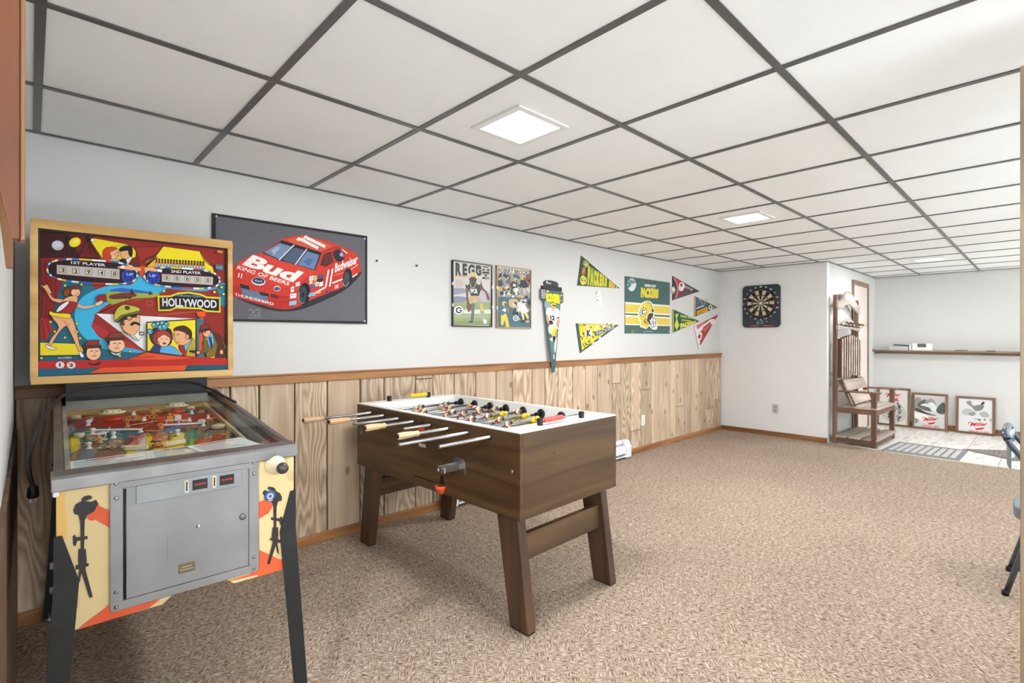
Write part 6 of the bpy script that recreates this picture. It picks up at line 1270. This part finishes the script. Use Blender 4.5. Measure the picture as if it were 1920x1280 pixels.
# ================================================================== framed mirrors leaning on the back wall
M['mframe'] = wood('mirror_frame', (104, 76, 58), (146, 114, 92), 'z', .45, ring=4, rnd=True)
M['mframex'] = wood('mirror_frame_x', (104, 76, 58), (146, 114, 92), 'x', .45, ring=4, rnd=True)
def mirror(yc, label, hgt, draw):
    base = zf(FX - .10); t_ = empty('framed_mirror', (FX - .085, yc, base), -PI / 2, label, 'mirror', 'framed mirrors on the floor')
    hold = math.atan2(.06, hgt); w2 = .2; k = .030
    t_.rotation_euler = (-hold, 0, -PI / 2)
    for (x0, x1, z0, z1, nm) in ((-w2, w2, hgt - k, hgt, 'x'), (-w2, w2, 0, k, 'x'), (-w2, -w2 + k, k, hgt - k, 'z'), (w2 - k, w2, k, hgt - k, 'z')):
        b = MB(); b.box(x0, x1, -.012, .012, z0, z1); b.build('frame_rail', M['mframex'] if nm == 'x' else M['mframe'], t_, bevel=.003)
    b = MB(); b.box(-w2 + k, w2 - k, -.002, .006, k, hgt - k); b.build('mirror_glass', plain('silver_mirror', (226, 226, 228), .12, .82, var=.04), t_)
    a = Art([(0, 0), (1, 0), (1, 1), (0, 1)], 2 * w2 - 2 * k, hgt - 2 * k, (-w2 + k, -.0022, hgt - k), (1, 0, 0), (0, 0, -1), (0, -1, 0)); draw(a); a.build('mirror_print', M['inkgloss'], t_)
G1, G2, G3, MR = (150, 148, 146), (104, 102, 100), (196, 194, 190), (206, 52, 42)
def logo(a, x0, y0, x1, h, sub=True):
    a.text4('Miller', (x0 + .08, y0 - h), (x1 + .05, y0 - h - .05), (x1, y0 - .06), (x0, y0), MR, .03); a.line([(x0 - .04, y0 - h * .55), (x0 - .02, y0 - h), (x0 + .08, y0 - h * .95), (x0 + .03, y0 - h * .5)], .02, MR, 4)
    a.poly([(x0 + .15, y0 + .05), (x1 - .05, y0 - .01), (x1 - .12, y0 + .06), (x0 + .2, y0 + .09)], MR)
    if sub: a.text('HIGH LIFE', (x0 - .02, y0 + .17), (x1 + .06, y0 + .17), (0, -.06), MR, .02)
def d1(a):
    a.fill((222, 216, 210)); a.poly([(.25, .42), (.75, .40), (.95, .75), (.6, .98), (.1, .8)], G3, 4); logo(a, .24, .24, .74, .12, False); a.line([(.3, .32), (.7, .31)], .02, (120, 70, 60))
    rr = random.Random(1); [a.ell(rr.uniform(.3, .75), rr.uniform(.4, .85), rr.uniform(.03, .09), rr.uniform(.02, .06), rr.choice([G1, G2, G3, (80, 84, 82)]), rr.uniform(0, 3)) for k in range(26)]; a.line([(.5, .35), (.52, .9)], .05, G2)
def d2(a):
    a.fill((210, 210, 208)); a.poly([(0, .06), (1, .06), (1, .5), (0, .5)], G3)
    for (p, c) in (([(0, .15), (.2, .10), (.25, .45), (0, .5)], G1), ([(.1, .3), (.3, .14), (.42, .18), (.6, .35), (.75, .45), (.5, .5), (.2, .42)], G2), ([(.35, .2), (.55, .1), (.68, .2), (.7, .35), (.5, .34)], G1), ([(.45, .26), (.62, .22), (.75, .42), (.6, .5)], (230, 230, 228)), ([(.72, .42), (.9, .2), (1, .24), (1, .52), (.8, .54)], (92, 94, 88)), ([(0, .5), (.1, .42), (.4, .54), (.75, .62), (.4, .6)], (84, 76, 70)), ([(.2, .32), (.4, .26), (.6, .40), (.4, .36)], (226, 226, 226)), ([(.02, .75), (.14, .72), (.12, .88), (.02, .9)], G1)): a.poly(p, c, 3)
    a.poly([(.02, .58), (.35, .6), (.5, .72), (.3, .8), (.0, .72)], (244, 242, 238), 3); logo(a, .30, .82, .76, .12)
def d3(a):
    a.fill((226, 226, 226))
    for (p, c) in (([(.22, .1), (.36, .06), (.4, .16), (.5, .24), (.42, .26), (.3, .2)], G1), ([(.42, .24), (.55, .18), (.7, .16), (.76, .2), (.68, .32), (.52, .36), (.44, .3)], (130, 128, 128)), ([(.66, .14), (.72, .06), (.78, .1), (.7, .17)], (70, 70, 72)), ([(.1, .38), (.3, .3), (.55, .42), (.4, .5), (.15, .5)], (190, 188, 186)), ([(.62, .4), (.8, .36), (.92, .48), (.8, .54), (.66, .5)], (180, 176, 174)), ([(.3, .44), (.46, .4), (.5, .48), (.36, .52)], (150, 148, 148))): a.poly(p, c, 3)
    a.ell(.62, .62, .05, .03, (110, 108, 108)); a.ell(.78, .60, .04, .02, (90, 90, 92)); a.ell(.52, .6, .06, .03, G3); a.ell(.94, .6, .05, .06, G3); logo(a, .34, .84, .84, .12)
mirror(1.563, 'framed mirror with a red script logo at the top, behind the tall chair', .565, d1)
mirror(1.145, 'middle of three framed mirrors, grey mountain scene above a red logo', .515, d2)
mirror(.661, 'framed mirror of grey flying birds above a red logo, farthest right on the floor', .505, d3)

# ================================================================== things on the ledge
LZ = 1.079; LX = FX - .085
def thing(mb, name, mat, loc, label, cat, rz=0, group=None, bevel=.002): o = mb.build(name, mat, None, bevel=bevel); o.location = loc; o.rotation_euler = (0, 0, rz); return tag(o, label, cat, group)
M['paper'] = plain('paper_grey', (206, 208, 212), .6)
b = MB(); [b.box(-.06 + .003 * (k % 2), .06 + .002 * (k % 3), -.115, .105 + .004 * (k % 2), k * .009, k * .009 + .0085) for k in range(6)]; thing(b, 'magazine_stack', M['paper'], (LX, 1.49, LZ), 'low stack of pale magazines at the left end of the ledge', 'magazines', bevel=0)
b = MB(); b.box(-.055, .055, -.09, .09, 0, .014); o = b.build('book', plain('navy_cover', (44, 62, 92), .45), None, bevel=.002); b = MB(); b.box(-.052, .0555, -.087, .087, .003, .011); b.build('pages', M['white'], o); o.location = (LX, 1.465, LZ + .0665); o.rotation_euler = (.09, 0, .12); tag(o, 'dark blue book lying tilted on the pale magazine stack', 'book')
b = MB(); b.box(-.06, .06, -.012, .012, 0, .075); thing(b, 'binder', M['white'], (LX, 1.352, LZ), 'slim white binder standing beside the magazines on the ledge', 'binder')
bx = empty('white_box', (LX, 1.215, LZ), 0, 'white open box with a grey cut-out front on the ledge', 'box')
b = MB(); b.box(-.07, .07, -.112, .112, 0, .004); b.box(.066, .07, -.112, .112, .004, .10); b.box(-.07, .066, -.112, -.108, .004, .10); b.box(-.07, .066, .108, .112, .004, .10); b.box(-.07, -.066, .055, .108, .004, .10); b.box(-.07, -.066, -.108, -.045, .004, .10); b.box(-.07, -.066, -.045, .055, .004, .045); b.build('carton', M['white'], bx)
b = MB(); b.add([(-.064, -.040, .046), (-.064, .050, .046), (.05, .050, .05), (.05, -.040, .05), (-.0645, -.045, .092), (-.0645, .055, .092), (.05, .055, .094), (.05, -.045, .094)], [(3, 2, 1, 0), (4, 5, 6, 7), (0, 1, 5, 4), (1, 2, 6, 5), (2, 3, 7, 6), (3, 0, 4, 7)]); b.build('contents', plain('grey_contents', (96, 98, 104), .6, var=.4, scale=60), bx)
for yc, w_, lb in ((.80, .066, 'flat dark folder lying on the ledge, nearer the white box'), (.505, .045, 'small flat dark folder lying on the ledge, near its right end')):
    b = MB(); b.box(-.05, .05, -w_, w_, 0, .007); b.box(-.045, .045, -w_ + .004, w_ - .006, .007, .010); thing(b, 'flat_folder', plain('folder_dark', (92, 86, 82), .5), (LX, yc, LZ), lb, 'folder', .05, 'dark folders on the ledge')

# ================================================================== mats
def mat_rug(pts, label, name, base, slot, nx, ny, mar):
    """rubber mat with rows of pale oblong cells standing on it"""
    cx, cy = sum(p[0] for p in pts) / 4, sum(p[1] for p in pts) / 4
    t_ = empty(name, (cx, cy, zf(cx) + .001), 0, label, 'mat'); t_.rotation_euler = (0, math.atan(SLOPE), 0)
    P = [Vector((p[0] - cx, p[1] - cy, 0)) for p in pts]
    b = MB(); b.prism([(p.x, p.y) for p in P], 'z', 0, .006); b.build('backing', base, t_, bevel=.002)
    def at(u, v): a_ = P[0].lerp(P[1], u); c_ = P[3].lerp(P[2], u); return a_.lerp(c_, v)
    me = None
    for i in range(nx):
        for j in range(ny):
            u = mar[0] + (1 - 2 * mar[0]) * (i + .5 + (.0 if j % 2 else .0)) / nx; v = mar[1] + (1 - 2 * mar[1]) * (j + .5) / ny
            du = (1 - 2 * mar[0]) / nx * .33; dv = (1 - 2 * mar[1]) / ny * .26
            q = [at(u - du, v - dv), at(u + du, v - dv), at(u + du, v + dv), at(u - du, v + dv)]
            if me is None:
                c0 = at(u, v); b = MB(); b.prism([(p.x - c0.x, p.y - c0.y) for p in q], 'z', 0, .003); o = b.build('mat_cell', slot, t_, label=None); o.location = (c0.x, c0.y, .006); me = o.data
            else: o = link('mat_cell', me, None, t_); c0 = at(u, v); o.location = (c0.x, c0.y, .006)
mat_rug([(6.885, .61), (6.905, 1.275), (7.70, 1.24), (7.66, .60)][::-1], 'grey rubber mat with rows of pale oblong cells at the carpet edge', 'floor_mat', plain('mat_grey', (128, 130, 134), .8), plain('mat_pale', (222, 220, 214), .8), 9, 8, (.05, .12))
mat_rug([(7.36, .22), (7.74, .66), (8.05, .30), (7.62, -.12)][::-1], 'dark patterned mat turned at an angle on the pale tiled floor', 'floor_mat', plain('mat_brown', (120, 114, 110), .85), plain('mat_taupe', (160, 152, 146), .85), 10, 8, (.06, .06))

# ================================================================== folding chair at the right edge
M['chairgrey'] = plain('chair_blue_grey', (128, 142, 160), .3, .5, var=.08); M['tube'] = plain('chair_tube', (96, 106, 120), .25, .7)
fc = empty('folding_chair', (3.65, -.10, 0), 0, 'grey metal folding chair mostly cut off by the right edge of the photo', 'chair')
for sx in (-1, 1):
    x = sx * .20
    b = MB(); b.tube(spline([(x, -.20, .006), (x, -.04, .40), (x, .19, .70), (x, .228, .765)], 6), .013, 10); b.build('front_leg', M['tube'], fc)
    b = MB(); b.tube([(x * .93, .235, .008), (x * .93, .165, .28), (x * .93, .12, .42)], .012, 10); o = b.build('rear_leg', M['tube'], fc)
    for (xx, y, z) in ((x, -.202, 0), (x * .93, .237, 0)): c = MB(); c.lathe((xx, y, z), (0, 0, 1), [(0, .0145), (.022, .0145), (.024, .012)], 10); c.build('rubber_foot', M['black'], fc)
b = MB(); b.tube([(-.20, .228, .765), (-.17, .240, .79), (.17, .240, .79), (.20, .228, .765)], .016, 10); b.tube([(-.19, .19, .14), (.19, .19, .14)], .008, 8); b.tube([(-.19, -.15, .13), (.19, -.15, .13)], .008, 8); b.build('cross_bar', M['tube'], fc)
b = MB(); pts = [(-.19 + .38 * k / 8, .215 + .02 * math.sin(PI * k / 8)) for k in range(9)]; b.prism(pts + [(x, y + .004) for x, y in pts[::-1]], 'z', .62, .775); b.build('backrest', M['chairgrey'], fc, bevel=.0015)
b = MB(); out = [(.19 * math.copysign(abs(math.cos(2 * PI * k / 28)) ** .5, math.cos(2 * PI * k / 28)), .015 + .20 * math.copysign(abs(math.sin(2 * PI * k / 28)) ** .5, math.sin(2 * PI * k / 28))) for k in range(28)]; b.prism(out, 'z', .37, .43); b.build('seat', M['chairgrey'], fc, bevel=.012)

# ================================================================== wooden rack on the short wall, close to the camera
M['rack'] = wood('rack_wood', (88, 46, 20), (126, 70, 33), 'z', .45, ring=6, rnd=True, knots=True)
M['rackp'] = wood('rack_pale', (132, 88, 54), (168, 118, 78), 'z', .5, ring=6, rnd=True)
rk = empty('wall_rack', (NX, 1.02, 1.40), 0, 'orange-brown wooden wall rack with angled end boards, close at the upper left edge', 'rack')
b = MB(); b.prism([(.001, .21), (.001, .76), (.0385, .76), (.0385, .003), (.030, .003), (.0185, .07)][::-1], 'y', 0, .034); b.build('end_board', M['rack'], rk, bevel=.0015)
b = MB(); b.box(.0387, .0443, .004, .040, .003, .76); b.build('edge_strip', M['rackp'], rk, bevel=.0015)
b = MB(); b.prism([(.001, .12), (.001, .60), (.021, .60), (.021, .018), (.010, .018)][::-1], 'y', .58, .61); b.build('end_board', M['rackp'], rk, bevel=.0015)
b = MB(); b.box(.001, .012, .034, .58, .55, .62); b.box(.001, .012, .034, .58, .26, .33); b.build('back_rail', M['rack'], rk)
